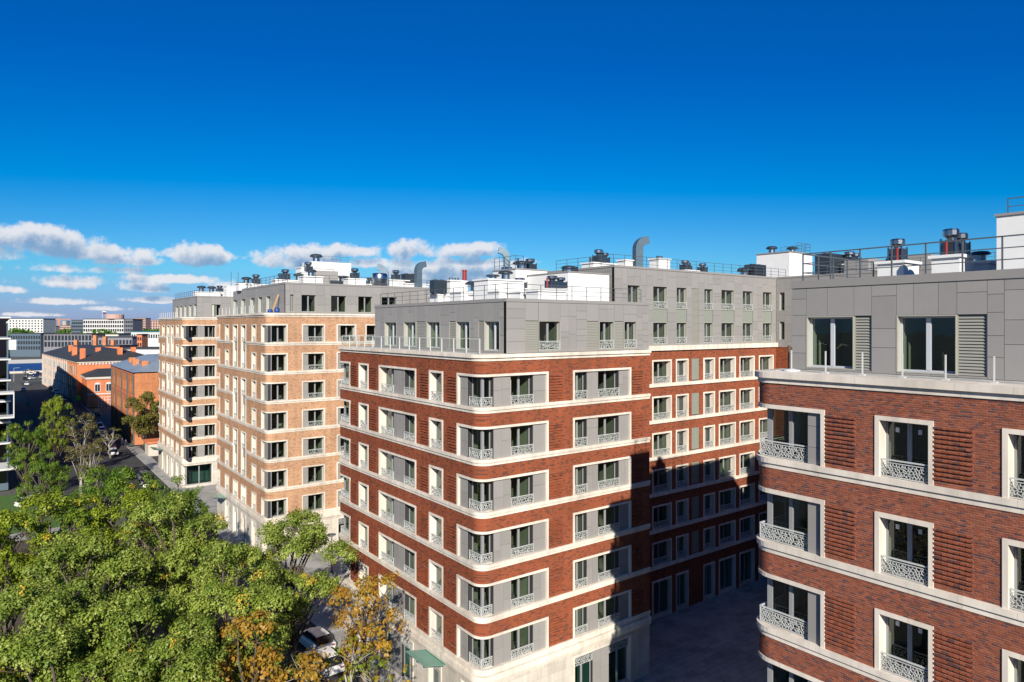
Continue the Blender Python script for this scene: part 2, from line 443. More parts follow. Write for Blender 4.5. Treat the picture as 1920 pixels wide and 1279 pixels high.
def window_frame_mesh(w, h, mull, matn):
    def f():
        m = MB(); t = .07; d = .09
        m.box(-w/2, -w/2+t, 0, d, 0, h); m.box(w/2-t, w/2, 0, d, 0, h)
        m.box(-w/2+t, w/2-t, 0, d, 0, t); m.box(-w/2+t, w/2-t, 0, d, h-t, h)
        for k in range(mull):
            x = -w/2+w*(k+1)/(mull+1); m.box(x-.075, x+.075, -.012, d-.01, t, h-t)
        return m.mesh('window', matn)
    return cached(('wf', w, h, mull, matn), f)
def pane_mesh(w, h, gl):
    def f():
        m = MB(); m.face([(-w/2,0,0),(w/2,0,0),(w/2,0,h),(-w/2,0,h)])
        return m.mesh('pane', gl)
    return cached(('pn', w, h, gl), f)
def room_mesh(w, h, dep):
    def f():
        m = MB(); a, b = -w/2, w/2
        m.mi = 0
        m.face([(a,dep,0),(b,dep,0),(b,dep,h),(a,dep,h)]); m.face([(a,0,0),(a,dep,0),(a,dep,h),(a,0,h)]); m.face([(b,0,0),(b,0,h),(b,dep,h),(b,dep,0)])
        m.face([(a,0,h),(a,dep,h),(b,dep,h),(b,0,h)])
        m.mi = 1; m.face([(a,0,0),(b,0,0),(b,dep,0),(a,dep,0)])
        return m.mesh('room', ['room', 'room_dark'])
    return cached(('rm', w, h, dep), f)
def fret(m, x0, x1, z0, z1, cell, bar, y0, y1, seed, P=None):
    """irregular web of flat bars in a rectangle, cells like cracked glass; P maps (x,y,z) to space"""
    rg = random.Random(seed); P = P or (lambda x, y, z: (x, y, z))
    nx = max(2, round((x1-x0)/cell)); nz = max(2, round((z1-z0)/(cell*.8)))
    cw, ch = (x1-x0)/nx, (z1-z0)/nz
    pt = {}
    for i in range(nx*2+1):
        for j in range(nz+1):
            x = x0+i*cw/2; z = z0+j*ch+(ch*.22 if (i+j) % 2 else -ch*.22)
            if 0 < i < nx*2: x += rg.uniform(-.36, .36)*cw
            if 0 < j < nz: z += rg.uniform(-.42, .42)*ch
            pt[i, j] = (min(max(x, x0), x1), min(max(z, z0), z1))
    E = []
    for i in range(nx*2):
        for j in range(1, nz):
            E.append(((i, j), (i+1, j)))
    for i in range(nx*2+1):
        for j in range(nz):
            if (i+j) % 2 and rg.random() < .93: E.append(((i, j), (i, j+1)))
            elif rg.random() < .16: E.append(((i, j), (min(i+1, nx*2), j+1)))
    for a, b in E:
        (ax, az), (bx, bz) = pt[a], pt[b]
        L = math.hypot(bx-ax, bz-az)
        if L < .02: continue
        nxv, nzv = -(bz-az)/L*bar/2, (bx-ax)/L*bar/2
        k = len(m.v)
        q = [(ax+nxv, az+nzv), (bx+nxv, bz+nzv), (bx-nxv, bz-nzv), (ax-nxv, az-nzv)]
        m.v += [P(x, y0, z) for x, z in q]+[P(x, y1, z) for x, z in q]
        for f in ((0,1,2,3), (7,6,5,4), (0,4,5,1), (2,6,7,3)): m.f.append(tuple(k+t for t in f)); m.m.append(m.mi)
def balustrade_mesh(w, cell, h=.62, seed=0):
    def f():
        m = MB(); y0, y1 = -.015, .015
        m.box(-w/2, w/2, -.03, .03, h-.045, h)                       # top rail
        m.box(-w/2, w/2, y0, y1, .02, .05); m.box(-w/2, w/2, y0, y1, h-.13, h-.105)
        m.box(-w/2, -w/2+.03, -.02, .02, .05, h-.045); m.box(w/2-.03, w/2, -.02, .02, .05, h-.045)
        fret(m, -w/2+.03, w/2-.03, .05, h-.13, cell, .019 if cell < .14 else .024, y0, y1, seed)
        return m.mesh('balustrade', 'grille')
    return cached(('bl', w, cell, h, seed), f)
def add_window(root, fac, u0, u1, z0, z1, depth, mull=1, bal=True, cell=.16, gl='glass', fm='frame', room=2.4, bald=.06):
    w, h = round(abs(u1-u0), 3), round(z1-z0, 3); u = (u0+u1)/2
    w, h = rnd(w), rnd(h)
    o = put('window', window_frame_mesh(w, h, mull, fm), root, fac.P(u, -depth, z0), fac.rz)
    n = mull+1; pw = (w-.14-.15*mull)/n
    for k in range(n):
        x = -w/2+.07+pw/2+k*(pw+.15)
        child_local('pane', pane_mesh(round(pw, 3), h-.14, gl), o, (x, .045, .07))
    if room: child_local('room', room_mesh(w, h, room), o, (0, .1, 0))
    if bal:
        child_local('balustrade', balustrade_mesh(rnd(w-.02), cell, seed=random.randint(0, 2)), o, (0, -depth+bald, 0))
    return o
UNIT = None
def unit_panel():
    def f():
        m = MB(); m.box(-.5, .5, 0, 1, 0, 1); return m.mesh('panel', 'panel')
    return cached('unit', f)
def add_panels(root, fac, u0, u1, z0, z1, d=0., th=.03, gap=.014, lo=.55, hi=1.15, rg=random, vh=(.5, 1.1)):
    """cladding sheets of uneven size laid in columns; each an object"""
    if u1-u0 < .05 or z1-z0 < .05: return
    us = [u0]; 
    n = max(1, round((u1-u0)/rg.uniform(lo, hi)))
    ws = [rg.uniform(.7, 1.3) for _ in range(n)]; k = (u1-u0)/sum(ws)
    for w in ws: us.append(us[-1]+w*k)
    for a, b in zip(us, us[1:]):
        zs = [z0]; H = z1-z0
        m = max(1, int(H/rg.uniform(*vh)))
        hs = [rg.uniform(.45, 1.55) for _ in range(m)]; kk = H/sum(hs)
        for h in hs: zs.append(zs[-1]+h*kk)
        for c, e in zip(zs, zs[1:]):
            w, h = b-a-gap, e-c-gap
            if w < .03 or h < .03: continue
            put('panel', unit_panel(), root, fac.P((a+b)/2, d+th, c+gap/2), fac.rz, (w, th, h))
def louvre_mesh(w, h):
    def f():
        m = MB(); n = max(3, int(h/.11))
        m.box(-w/2, -w/2+.03, -.01, .06, 0, h); m.box(w/2-.03, w/2, -.01, .06, 0, h)
        m.box(-w/2+.03, w/2-.03, .05, .06, 0, h)
        for k in range(n):
            z = k*h/n; s = h/n
            m.hexa([(-w/2+.03,.0,z),(w/2-.03,.0,z),(w/2-.03,.02,z),(-w/2+.03,.02,z),(-w/2+.03,.035,z+s*.8),(w/2-.03,.035,z+s*.8),(w/2-.03,.05,z+s*.8),(-w/2+.03,.05,z+s*.8)])
        return m.mesh('louvre', 'louvre')
    return cached(('lv', w, h), f)
def add_louvre(root, fac, u0, u1, z0, z1, depth=.03, split=False):
    w, h = rnd(abs(u1-u0)), rnd(z1-z0)
    if not split: return put('louvre', louvre_mesh(w, h), root, fac.P((u0+u1)/2, -depth, z0), fac.rz)
    def fr():
        m = MB(); m.box(-w/2, -w/2+.04, -.02, .07, 0, h); m.box(w/2-.04, w/2, -.02, .07, 0, h); m.box(-w/2+.04, w/2-.04, .06, .07, 0, h)
        return m.mesh('louvre', 'louvre')
    o = put('louvre', cached(('lf', w, h), fr), root, fac.P((u0+u1)/2, -depth, z0), fac.rz)
    def sl():
        m = MB(); a, b = -w/2+.045, w/2-.045
        m.hexa([(a,-.012,0),(b,-.012,0),(b,.01,0),(a,.01,0),(a,.035,.085),(b,.035,.085),(b,.05,.085),(a,.05,.085)])
        return m.mesh('slat', 'louvre')
    n = int(h/.105)
    for k in range(n): child_local('slat', cached(('sl', w, h), sl), o, (0, 0, .01+k*(h-.02)/n))
    return o
def cut(a, b, holes):
    """[a,b] minus the holes"""
    out = []; p = a
    for h in sorted(holes):
        if h[0] > p+1e-4: out.append((p, min(h[0], b)))
        p = max(p, h[1])
        if p >= b: break
    if p < b-1e-4: out.append((p, b))
    return out
ST = 3.3            # storey
ZB0 = 4.6           # top of the stone ground floor
C_H, F_TOP, F_W = .39, 2.46, .15

class Block:
    """brick block with rounded corners at the street line, stone courses per storey, deep stone-framed openings"""
    def __init__(s, root, x0, x1, y0, y1, nst, brick, r=.8):
        s.root, s.x0, s.x1, s.y0, s.y1, s.n, s.brick, s.r = root, x0, x1, y0, y1, nst, brick, r
        s.L = Fac('L', x0); s.Rf = Fac('R', y0); s.F = Fac('F', y1); s.zc = ZB0+nst*ST
    def stations(s):
        x0, y0, y1, r = s.x0, s.y0, s.y1, s.r; st = [('R', s.x1), ('R', x0+r)]
        st += [('A', R(270-90*k/8)) for k in range(1, 8)]
        st += [('L', y0+r), ('L', y1-r)]
        st += [('B', R(180-90*k/8)) for k in range(1, 8)]
        st += [('F', x0+r), ('F', min(x0+6, s.x1))]
        return st
    def pos(s, st, o):
        k, v = st; x0, y0, y1, r = s.x0, s.y0, s.y1, s.r
        if k == 'R': return (v, y0-o)
        if k == 'L': return (x0-o, v)
        if k == 'F': return (v, y1+o)
        if k == 'A': return (x0+r+(r+o)*math.cos(v), y0+r+(r+o)*math.sin(v))
        return (x0+r+(r+o)*math.cos(v), y1-r+(r+o)*math.sin(v))
    def sweep(s, mb, prof, stations):
        rings = []
        for st in stations: rings.append([(*s.pos(st, o), z) for o, z in prof])
        mb.loft(rings)
    def runs(s, breaks=()):
        """station lists of the full walk, interrupted at breaks on the L side"""
        st = s.stations(); out = []; cur = []
        iL = [i for i, q in enumerate(st) if q[0] == 'L']
        pre = st[:iL[0]+1]; post = st[iL[1]:]
        cur = list(pre)
        for a, b in sorted(breaks):
            out.append(cur+[('L', a)]); cur = [('L', b)]
        out.append(cur+post); return out
    def between(s, uL=None, uR=None, far=None):
        st = s.stations(); o = []
        if far is None:      # near corner, from R at uR to L at uL
            o = [('R', uR), ('R', s.x0+s.r)]+[q for q in st if q[0] == 'A']+[('L', s.y0+s.r), ('L', uL)]
        else:
            o = [('L', far), ('L', s.y1-s.r)]+[q for q in st if q[0] == 'B']+[('F', s.x0+s.r), ('F', s.x0+3.0)]
        return o
    def shell(s, Lopen, Ropen, near, far, pairs=(), tall=(), bands_only=None, skip=None, Fend=3.0):
        """Lopen/Ropen: (ua,ub); near=(uL,uR); far=uL; pairs: storeys whose lower course is broken at the tall openings"""
        br = MB(); r, x0, y0, y1 = s.r, s.x0, s.y0, s.y1
        Lp = Lopen
        for k in range(s.n):
            zb = ZB0+k*ST
            brk = [(tall[0][0], tall[-1][1])] if (k in pairs and tall) else []
            # stone course under this storey
            c = MB(); pr = [(-.1,zb),(.045,zb),(.045,zb+.17),(.115,zb+.19),(.115,zb+C_H),(-.1,zb+C_H)]
            for st in s.runs(brk): s.sweep(c, pr, st)
            c.build('stone_course', 'stone', s.root)
            brk2 = [(tall[0][0], tall[-1][1])] if ((k+1) in pairs and tall) else []
            zt = zb+ST
            pr = [(0,zb+F_TOP),(0,zt),(-.6,zt),(-.6,zb+F_TOP)]
            for st in s.runs(brk2): s.sweep(br, pr, st)
            for a, b in cut(near[0], far, Lp): s.L.box(br, a, b, 0, -.6, zb, zb+F_TOP)
            for a, b in cut(near[1], s.x1, Ropen): s.Rf.box(br, a, b, 0, -.6, zb, zb+F_TOP)
            if Fend < s.x1-x0: s.F.box(br, x0+Fend, min(x0+6, s.x1), 0, -.6, zb, zb+F_TOP)
            if brk2:   # brick between the tall openings
                for a, b in cut(tall[0][0], tall[-1][1], tall): s.L.box(br, a, b, 0, -.6, zb+F_TOP, zt+.0)
            # curved lintels over the corner windows
            for st in ([s.between(near[0], near[1])] if near[0] > y0 else [])+([s.between(far=far)] if far < y1 else []):
                c = MB(); s.sweep(c, [(-.4,zb+F_TOP-F_W),(.05,zb+F_TOP-F_W),(.05,zb+F_TOP+.004),(-.4,zb+F_TOP+.004)], st)
                c.build('lintel', 'stone', s.root)
        br.build('brick_wall', s.brick, s.root)
        # cornice
        c = MB(); z = s.zc
        s.sweep(c, [(-.6,z),(.07,z),(.07,z+.17),(.19,z+.2),(.19,z+.42),(-.6,z+.45)], s.stations())
        c.build('cornice', 'stone', s.root)
    def jambs(s, fac, ua, ub, z0, z1, left=True, right=True, lint=True, proud=.05):
        m = MB()
        if left: fac.box(m, ua, ua+F_W, proud, -.57, z0, z1)
        if right: fac.box(m, ub-F_W, ub, proud, -.57, z0, z1)
        if lint: fac.box(m, ua+F_W, ub-F_W, proud, -.57, z1-F_W, z1)
        m.build('window_surround', 'stone', s.root)
    def fill(s, fac, z0, z1, parts, cell=.16, depth=.46, gl='glass', fm='frame', bal=True, panels=True):
        for k, a, b in parts:
            if k == 'p':
                m = MB(); fac.box(m, a, b, -.12, -.57, z0, z1); m.build('panel_backing', 'panel_gap', s.root)
                add_panels(s.root, fac, a, b, z0, z1, -.12, vh=(.6, 1.2), lo=.5, hi=.9)
            else:
                ww = abs(b-a)
                add_window(s.root, fac, a, b, z0, z1, depth, 1 if ww > .75 else 0, bal, cell, gl, fm)
    def ground_floor(s, Lopen, Ropen, near, far, z1=3.7):
        m = MB(); r, x0, y0, y1 = s.r, s.x0, s.y0, s.y1
        st = s.stations()
        s.sweep(m, [(.02,z1),(.02,ZB0),(-.6,ZB0),(-.6,z1)], st)
        g = .0
        for a, b in cut(near[0], far, Lopen): s.L.box(m, a, b, .02, -.6, g, z1)
        for a, b in cut(near[1], s.x1, Ropen): s.Rf.box(m, a, b, .02, -.6, g, z1)
        s.sweep(m, [(.02,g),(.02,.5),(-.6,.5),(-.6,g)], s.between(near[0], near[1]))
        if far < y1: s.sweep(m, [(.02,g),(.02,z1),(-.6,z1),(-.6,g)], s.between(far=far))
        m.build('stone_base', 'base_stone', s.root)
        c = MB(); s.sweep(c, [(-.1,ZB0-.6),(.14,ZB0-.6),(.20,ZB0-.38),(.20,ZB0-.02),(-.1,ZB0-.02)], st); c.build('stone_ledge', 'stone', s.root)
    def rest(s, ymid=None, zt=None):
        """hidden sides and roof"""
        m = MB(); zt = zt or s.zc
        xa, xb, ya, yb = s.x0+.5, s.x1, s.y0+.5, s.y1
        m.box(min(s.x0+6, xb-.1), xb, yb-.3, yb-.01, 0, zt); m.box(xb-.3, xb-.005, ya, yb-.3, 0, zt)
        m.build('rear_wall', s.brick, s.root)
        m = MB(); m.box(xa+.12, xb-.02, ya+.12, yb-.62, zt-.25, zt+.44); m.build('terrace', 'terrace', s.root)

def clad(root, fac, u0, u1, z0, z1, holes, rg, wt=.28, lo=.55, hi=1.15, vh=(.5, 1.1), mx=True):
    """wall of cladding sheets with real openings; holes: (ua,ub,za,zb)"""
    m = MB(); colset = sorted({(h[0], h[1]) for h in holes})
    segs = [(a, b, [(z0, z1)]) for a, b in cut(u0, u1, colset)]
    for a, b in colset:
        segs.append((a, b, cut(z0, z1, [(h[2], h[3]) for h in holes if (h[0], h[1]) == (a, b)])))
    for a, b, zz in segs:
        for c, e in zz:
            fac.box(m, a, b, -.03, -wt, c, e)
            add_panels(root, fac, a, b, c, e, -.03, rg=rg, lo=lo, hi=hi, vh=vh)
    m.build('cladding_frame', 'panel_gap', root)
def reveal(root, fac, u0, u1, z0, z1, dep=.3, matn='reveal', t=.04):
    m = MB()
    fac.box(m, u0, u0+t, .015, -dep, z0, z1); fac.box(m, u1-t, u1, .015, -dep, z0, z1)
    fac.box(m, u0+t, u1-t, .015, -dep, z1-t, z1); fac.box(m, u0+t, u1-t, .015, -dep, z0, z0+t)
    m.build('window_reveal', matn, root)
def railing(root, pts, h=1.1, sp=1.35, nr=3, name='roof_railing', matn='rail', t=.035, post=None):
    m = MB()
    pm_key = ('post', h, t, matn)
    def pf():
        q = MB(); q.box(-t/2, t/2, -t/2, t/2, 0, h); return q.mesh('post', matn)
    for a, b in zip(pts, pts[1:]):
        for k in range(nr):
            z = h*(1-k/nr)
            m.bar((a[0],a[1],a[2]+z), (b[0],b[1],b[2]+z), t if k == 0 else t*.75)
    o = m.build(name, matn, root)
    for a, b in zip(pts, pts[1:]):
        L = math.dist(a, b); n = max(1, round(L/sp))
        for k in range(n+1 if b is pts[-1] else n):
            f = k/n; p = [a[i]+(b[i]-a[i])*f for i in range(3)]
            put('post', cached(pm_key, pf), o, p)
    return o
# ---- roof plant (parts of the building they are built into)
def chimney(root, x, y, z, w, d, h, lid=.12, matn='white_render'):
    m = MB(); m.box(x-w/2, x+w/2, y-d/2, y+d/2, z, z+h); o = m.build('ventilation_shaft', matn, root)
    l = MB(); l.box(x-w/2-.1, x+w/2+.1, y-d/2-.1, y+d/2+.1, z+h, z+h+lid); l.build('lid', 'white_render', o)
    return z+h+lid
def fan(root, x, y, z, r, h):
    r, h = r*.88, h*.9
    m = MB(); b = r*.92; m.box(x-b, x+b, y-b, y+b, z, z+h*.55)
    o = m.build('roof_fan', 'dark_steel', root)
    for dx, dy in ((-b,-b),(b,-b),(b,b),(-b,b)):
        q = MB(); q.bar((x+dx,y+dy,z),(x+dx,y+dy,z+h*.62),.06); q.build('corner_post', 'steel', o)
    q = MB(); q.lathe((x,y,z+h*.55), [(r*.55,0),(r*.6,h*.1),(r,h*.2),(r*1.02,h*.36),(r*.9,h*.42),(r*.3,h*.45)], 12); q.build('cap', 'steel', o, smooth=False)
def mushroom(root, x, y, z, r, h):
    r, h = r*.85, h*.9
    m = MB(); m.lathe((x,y,z), [(r*.55,0),(r*.55,h*.62)], 14); o = m.build('mushroom_vent', 'steel', root)
    q = MB(); q.lathe((x,y,z+h*.6), [(r*.8,0),(r,.04),(r,h*.16),(r*.75,h*.34),(r*.2,h*.4)], 16); q.build('cap', 'dark_steel', o)
def gooseneck(root, x, y, z, s, h, ang):
    """square steel duct rising and bending over"""
    m = MB(); rings = []; c, sn = math.cos(ang), math.sin(ang)
    path = [(0, 0, 0), (0, h*.68, 0)]
    rr = s*1.1
    for k in range(1, 6):
        a = R(78)*k/5; path.append((rr*(1-math.cos(a)), h*.68+rr*math.sin(a), a))
    a = R(78); px, pz = path[-1][0], path[-1][1]; path.append((px+s*.45*math.sin(a), pz+s*.45*math.cos(a), a))
    for (p, q, a) in path:
        hw = s/2
        ring = []
        for du, dv in ((-1,-1),(1,-1),(1,1),(-1,1)):
            ux, uz = math.cos(a), -math.sin(a)
            lx, lz = p+du*hw*ux, q+du*hw*uz; ly = dv*hw
            ring.append((x+lx*c-ly*sn, y+lx*sn+ly*c, z+lz))
        rings.append(ring)
    m.loft(rings, cap=False)
    o = m.build('exhaust_duct', 'duct', root)
    d = MB(); rg = rings[-1]; cx = [sum(v[i] for v in rg)/4 for i in range(3)]
    d.face([[cx[i]+(v[i]-cx[i])*.94-0.02*(0) for i in range(3)] for v in rg]); d.build('duct_mouth', 'dark_steel', o)
    f = MB(); f.box(x-s*.62, x+s*.62, y-s*.62, y+s*.62, z, z+.25); f.build('flange', 'steel', o)
def stub(root, x, y, z, r, h, matn='red_paint'):
    m = MB(); m.lathe((x,y,z), [(r,0),(r,h*.85),(r*1.15,h*.86),(r*1.15,h)], 10); m.build('flue', matn, root)
def aircon(root, x, y, z, w, d, h):
    m = MB(); m.box(x-w/2, x+w/2, y-d/2, y+d/2, z+.15, z+h); o = m.build('cooling_unit', 'dark_steel', root)
    for i in (-1, 1):
        q = MB(); q.lathe((x+i*w*.25, y, z+h), [(min(w,d)*.2,0),(min(w,d)*.2,.1),(.05,.11)], 12); q.build('fan_guard', 'rail', o)
        q = MB(); q.box(x+i*w*.35-.06, x+i*w*.35+.06, y-d/2, y+d/2, z, z+.15); q.build('foot', 'rail', o)

def iv(f, a, b):               # interval on a wall from two photo columns
    p, q = f(a), f(b); return (min(p, q), max(p, q))

def corner_unit(B, near, zb, Lparts, Rparts, cell, z1, gl='glass', base=None, bal=True):
    """corner window: square glazing set back behind the rounded course"""
    root, x0, y0 = B.root, B.x0, B.y0; z0 = base if base is not None else zb+C_H
    ins = .45
    m = MB(); B.L.box(m, near[0]-F_W, near[0], .05, -.6, z0, z1); m.build('window_surround', 'stone', root)
    m = MB(); B.Rf.box(m, near[1]-F_W, near[1], .05, -.6, z0, z1); m.build('window_surround', 'stone', root)
    if base is None:
        m = MB(); m.box(x0+.22, near[1]-.1, y0+.22, near[0]-.1, zb+.25, zb+C_H-.004); m.build('floor_slab', 'stone', root)
    LP, RP = Fac('L', x0+ins), Fac('R', y0+ins)
    lw = Lparts[0]; rw = Rparts[0]
    add_window(root, LP, y0+ins+.1, lw[2], z0, z1, 0, 1 if lw[2]-y0 > 1.6 else 0, False, cell, gl, room=0)
    add_window(root, RP, x0+ins+.1, rw[2], z0, z1, 0, 1 if rw[2]-x0 > 1.5 else 0, False, cell, gl, room=0)
    m = MB(); m.box(x0+ins-.02, x0+ins+.1, y0+ins-.02, y0+ins+.1, z0, z1); m.build('corner_post', 'frame', root)
    m = MB(); a, b, c, d, h0, h1 = x0+ins+.15, rw[2], y0+ins+.15, lw[2], z0, z1
    a2, c2 = max(b, a+2.2), max(d, c+2.2)
    m.mi = 0; m.face([(a,c2,h0),(a2,c2,h0),(a2,c2,h1),(a,c2,h1)]); m.face([(a2,c,h0),(a2,c2,h0),(a2,c2,h1),(a2,c,h1)])
    m.face([(a-.1,c-.1,h1-.01),(a2,c-.1,h1-.01),(a2,c2,h1-.01),(a-.1,c2,h1-.01)])
    m.face([(b,c-.1,h0),(a2,c-.1,h0),(a2,c-.1,h1),(b,c-.1,h1)]); m.face([(a-.1,d,h0),(a-.1,c2,h0),(a-.1,c2,h1),(a-.1,d,h1)])
    m.mi = 1; m.face([(a-.1,c-.1,h0+.01),(a2,c-.1,h0+.01),(a2,c2,h0+.01),(a-.1,c2,h0+.01)])
    m.build('room', ['room', 'room_dark'], root)
    if bal:
        o = .24; wL, wR = lw[2]-(y0+o), rw[2]-(x0+o)
        put('balustrade', balustrade_mesh(rnd(wL), cell), root, (x0+o, y0+o+wL/2, z0), -math.pi/2)
        put('balustrade', balustrade_mesh(rnd(wR), cell, seed=1), root, (x0+o+wR/2, y0+o, z0), 0)
    B.fill(B.L, z0, z1, Lparts[1:], cell); B.fill(B.Rf, z0, z1, Rparts[1:], cell, bal=bal)
def far_unit(B, far, zb, Lparts, cell, z1, gl='glass', fw=2.4):
    root, x0, y1 = B.root, B.x0, B.y1; z0 = zb+C_H; ins = .45
    m = MB(); B.L.box(m, far, far+F_W, .05, -.6, z0, z1); m.build('window_surround', 'stone', root)
    m = MB(); B.F.box(m, x0+fw+.4, x0+fw+.6, .05, -.6, z0, z1); m.build('window_surround', 'stone', root)
    m = MB(); m.box(x0+.22, x0+fw+.5, far+.1, y1-.22, zb+.25, zb+C_H-.004); m.build('floor_slab', 'stone', root)
    LP, FP = Fac('L', x0+ins), Fac('F', y1-ins); lw = Lparts[0]
    add_window(root, LP, lw[1], y1-ins-.1, z0, z1, 0, 1, False, cell, gl, room=0)
    add_window(root, FP, x0+ins+.1, x0+fw+.4, z0, z1, 0, 1, False, cell, gl, room=0)
    m = MB(); m.box(x0+ins-.02, x0+ins+.1, y1-ins-.1, y1-ins+.02, z0, z1); m.build('corner_post', 'frame', root)
    m = MB(); a, a2, c, c2 = x0+ins+.1, x0+fw+1.4, min(lw[1], y1-3), y1-ins-.1
    m.mi = 0; m.face([(a,c,z0),(a2,c,z0),(a2,c,z1),(a,c,z1)]); m.face([(a2,c,z0),(a2,c2,z0),(a2,c2,z1),(a2,c,z1)])
    m.face([(a,c,z1-.01),(a2,c,z1-.01),(a2,c2,z1-.01),(a,c2,z1-.01)]); m.mi = 1
    m.face([(a,c,z0+.01),(a2,c,z0+.01),(a2,c2,z0+.01),(a,c2,z0+.01)]); m.build('room', ['room', 'room_dark'], root)
    o = .24; wL = (y1-o)-lw[1]
    put('balustrade', balustrade_mesh(rnd(wL), cell), root, (x0+o, y1-o-wL/2, z0), -math.pi/2)
    put('balustrade', balustrade_mesh(rnd(fw), cell, seed=1), root, (x0+o+fw/2, y1-o, z0), math.pi)
    B.fill(B.L, z0, z1, Lparts[1:], cell)
def opening(B, fac, ua, ub, zb, parts=None, cell=.16, z1=None, gl='glass', fm='frame', bal=True, room=2.4):
    zt = (z1 or zb+F_TOP)
    B.jambs(fac, ua, ub, zb+C_H-.01, zt)
    m = MB(); fac.box(m, ua+.02, ub-.02, -.1, -.6, zb+.25, zb+C_H-.004); m.build('sill', 'stone', B.root)
    parts = parts or [('w', ua+F_W, ub-F_W)]
    B.fill(fac, zb+C_H, zt-F_W, parts, cell, gl=gl, fm=fm, bal=bal)
def ribs(B, fac, a, b, zb, z0=.6, z1=2.42, pitch=.19):
    m = MB(); n = int((z1-z0)/pitch)
    for k in range(n): fac.box(m, a, b, .08, -.01, zb+z0+k*pitch, zb+z0+k*pitch+.085)
    m.build('ribbed_brickwork', B.brick, B.root)
def shop(B, fac, a, b, z0=.35, z1=3.6, pan=None, gl='glass_teal'):
    """ground floor opening: tall glazing with a fretwork fascia and grey cladding"""
    m = MB(); fac.box(m, a, a+.15, .06, -.57, 0, 3.7); fac.box(m, b-.15, b, .06, -.57, 0, 3.7); fac.box(m, a+.15, b-.15, .06, -.57, z1-.02, 3.7)
    m.build('window_surround', 'stone', B.root)
    a, b = a+.15, b-.15; w = b-a
    m = MB(); fac.box(m, a, b, -.0, -.6, 0, z0); m.build('sill', 'base_stone', B.root)
    segs = [(a, b)] if w < 2.2 else [(a, a+w*.33), (b-w*.38, b)]
    if len(segs) == 2:
        m = MB(); fac.box(m, segs[0][1], segs[1][0], -.1, -.6, z0, z1-.02); m.build('panel_backing', 'panel_gap', B.root)
        add_panels(B.root, fac, segs[0][1], segs[1][0], z0, z1-.02, -.1, vh=(.9, 1.8))
    for p, q in segs:
        o = add_window(B.root, fac, p, q, z0, z1-.75, .3, 0 if q-p < 1.2 else 1, False, gl=gl, room=3.)
        m = MB(); fac.box(m, p, q, -.2, -.3, z1-.75, z1-.02); m.build('panel_backing', 'panel_gap', B.root)
        put('fretwork', balustrade_mesh(rnd(q-p), .16, .7), B.root, fac.P((p+q)/2, -.12, z1-.74), fac.rz)
def glazed_canopy(root, fac, u0, u1, z, out=1.6, n=2):
    m = MB(); q = [fac.P(u0,.05,z-.1), fac.P(u1,.05,z-.1), fac.P(u1,out,z+.25), fac.P(u0,out,z+.25)]
    m.hexa([tuple(p) for p in q]+[(x,y,zz+.03) for x,y,zz in q]); o = m.build('entrance_canopy', 'canopy_glass', root)
    for k in range(n):
        u = u0+(u1-u0)*(k+.5)/n; m = MB(); m.bar(fac.P(u,.0,z-.32), fac.P(u,out*.9,z+.08), .1, .16); m.build('bracket', 'steel', o)

def ph_opening(root, fac, a, b, z0, z1, mull=1, bal=False, fm='frame_pale', depth=.24, cell=.16, gl='glass'):
    reveal(root, fac, a, b, z0, z1, .28)
    add_window(root, fac, a+.04, b-.04, z0+.04, z1-.04, depth, mull, bal, cell, gl, fm, bald=.03)
def parapet(root, x0, x1, y0, y1, z, h=.22, t=.3, o=.04):
    m = MB(); m.box(x0-o, x1+o, y0-o, y0+t, z, z+h); m.box(x0-o, x1+o, y1-t, y1+o, z, z+h)
    m.box(x0-o, x0+t, y0+t, y1-t, z, z+h); m.box(x1-t, x1+o, y0+t, y1-t, z, z+h)
    m.build('parapet_cap', 'panel', root)
def terrace_glass(root, pts, h=.95, sp=1.25, glass=True):
    g = MB()
    def pf():
        q = MB(); q.box(-.03, .03, -.03, .03, 0, h); return q.mesh('post', 'rail_white')
    for a, b in zip(pts, pts[1:]):
        g.bar((a[0],a[1],a[2]+h), (b[0],b[1],b[2]+h), .035)
    o = g.build('terrace_railing', 'rail_white', root)
    for a, b in zip(pts, pts[1:]):
        L = math.dist(a, b); n = max(1, round(L/sp))
        for k in range(n+1):
            p = [a[i]+(b[i]-a[i])*k/n for i in range(3)]; put('post', cached(('tpost', h), pf), o, p)
        if glass:
            for k in range(n):
                p = [a[i]+(b[i]-a[i])*(k+.05)/n for i in range(3)]; q = [a[i]+(b[i]-a[i])*(k+.95)/n for i in range(3)]
                m = MB(); m.face([(p[0],p[1],p[2]+.08),(q[0],q[1],q[2]+.08),(q[0],q[1],q[2]+h-.06),(p[0],p[1],p[2]+h-.06)]); m.build('glass_panel', 'glass_rail', o)

# ================================================================== the setting: ground
def sheet(name, x0, x1, y0, y1, z, m, kind='structure', th=0):
    b = MB()
    if th: b.box(x0, x1, y0, y1, z-th, z)
    else: b.face([(x0,y0,z),(x1,y0,z),(x1,y1,z),(x0,y1,z)])
    return tag(b.build(name, m), kind=kind)
sheet('ground', -3000, 3000, -400, 6000, -.15, 'ground')
sheet('road', 16.9, 22.4, -60, 400, 0, 'asphalt')
sheet('park_soil', -30, 16.7, -60, 104, .06, 'soil')
kb = MB()
for a, b in ((-60, 400),): kb.box(22.4, 22.6, a, b, -.1, .13)
tag(kb.build('kerb', 'kerb'), kind='structure')
kb = MB(); kb.box(16.7, 16.9, -60, 128, -.1, .12); tag(kb.build('kerb', 'kerb'), kind='structure')
sheet('pavement', 22.6, 24.6, -60, 170, .12, 'paving')
sheet('plaza', 24.6, 60, 56.4, 78.3, .12, 'paving')
sheet('plaza', 24.6, 60, 99.8, 122, .12, 'paving')
sheet('courtyard', 24.6, 80, 15, 42, .12, 'court')
